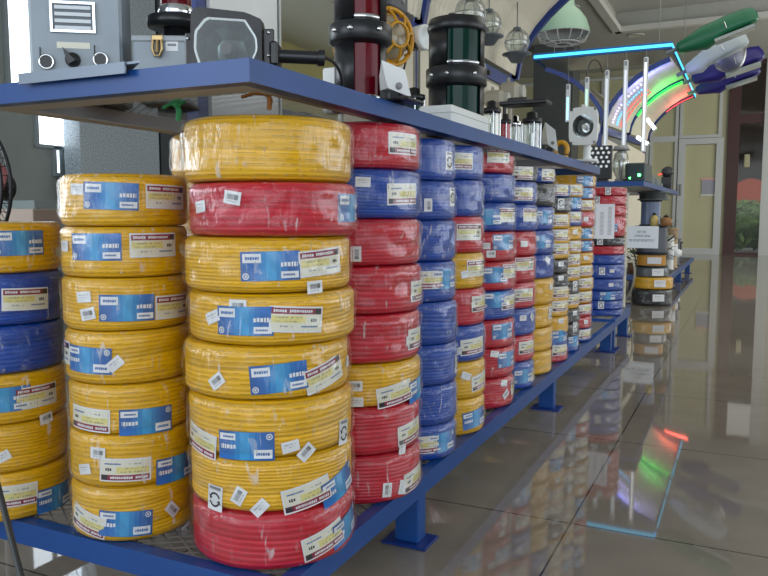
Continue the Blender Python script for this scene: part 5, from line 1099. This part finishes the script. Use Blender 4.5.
for k in range(2): MB().bbox((-3.6,a2.y+.03+k*(b2.y+.5-a2.y)/2,.08),(-3.588,a2.y-.03+(k+1)*(b2.y+.5-a2.y)/2,a2.z-.05),.003).build('cabinet_door', gb, t)
# pedestal fan cut by the left edge
Yf = 1.62; e = P(11,185,Y=Yf); Rf = .22; fc = Vector((e.x-Rf,Yf,e.z-.0)); t = thing('pedestal_fan', (fc.x,Yf+.1,0), 'black pedestal fan at the left picture edge behind the coils', 'fan')
m = MB(); Y_ = (0,-1,0)
for R_,d_ in ((Rf,.0),(Rf*.98,.03),(Rf*.6,.07),(Rf*.3,.075)): m.tube([fc+Vector((R_*math.cos(k*2*PI/48),-d_,R_*math.sin(k*2*PI/48))) for k in range(48)], .0045 if R_ < Rf*.97 else .006, 6, closed=True)
for k in range(48): a_ = k*2*PI/48; dd = Vector((math.cos(a_),0,math.sin(a_))); m.tube([fc+dd*Rf, fc+dd*Rf*.9+Vector((0,-.05,0)), fc+dd*Rf*.3+Vector((0,-.075,0))], .0014, 5)
for k in range(48): a_ = k*2*PI/48; dd = Vector((math.cos(a_),0,math.sin(a_))); m.tube([fc+dd*Rf, fc+dd*Rf*.7+Vector((0,.06,0)), fc+dd*Rf*.2+Vector((0,.08,0))], .0014, 5)
m.build('guard', black, t)
for k in range(3):
    vs=[]; fs=[]
    for i in range(7):
        u = i/6; 
        for j in range(4): v = j/3; a_ = k*2*PI/3+(v-.5)*(.5+.7*math.sin(PI*u)); R_ = Rf*(.15+.72*u); vs.append(fc+Vector((R_*math.cos(a_),(v-.5)*.04,R_*math.sin(a_))))
    for i in range(6):
        for j in range(3): q=i*4+j; fs.append((q,q+1,q+5,q+4))
    o_ = MB().add(vs,fs,0,True).build('fan_blade', M('blade_red',(.30,.10,.10),.4), t); o_.modifiers.new('thickness','SOLIDIFY').thickness = .003
MB().cyl(fc+Vector((0,-.03,0)),fc+Vector((0,.16,0)),.045,n=24).build('motor', black, t); MB().cyl((fc.x,Yf+.1,.03),(fc.x,Yf+.1,fc.z),.014,n=12).build('pole', M('pole_grey',(.15,.16,.17),.4), t)
MB().lathe([(.001,0),(.19,0),(.18,.025),(.03,.04),(.001,.04)], (fc.x,Yf+.1,0), n=32).build('base', black, t)
# thin grey pole leaning against the rack end
a = P(22,580,Y=.86); b = P(-14,440,Y=.93); d_ = (a-b).normalized(); lo = b+d_*((b.z-.008)/(-d_.z)); hi = b-d_*.25
t = thing('leaning_pole', lo, 'thin dark grey pole leaning past the lower left rack end', 'pole'); MB().cyl(lo,hi,.0058,n=12).build('tube', M('pole_dark',(.03,.033,.036),.4), t); MB().cyl(lo-d_*.006,lo-d_*.03 if False else lo-d_*.03,.008,n=12).build('end_cap', blackr, t)
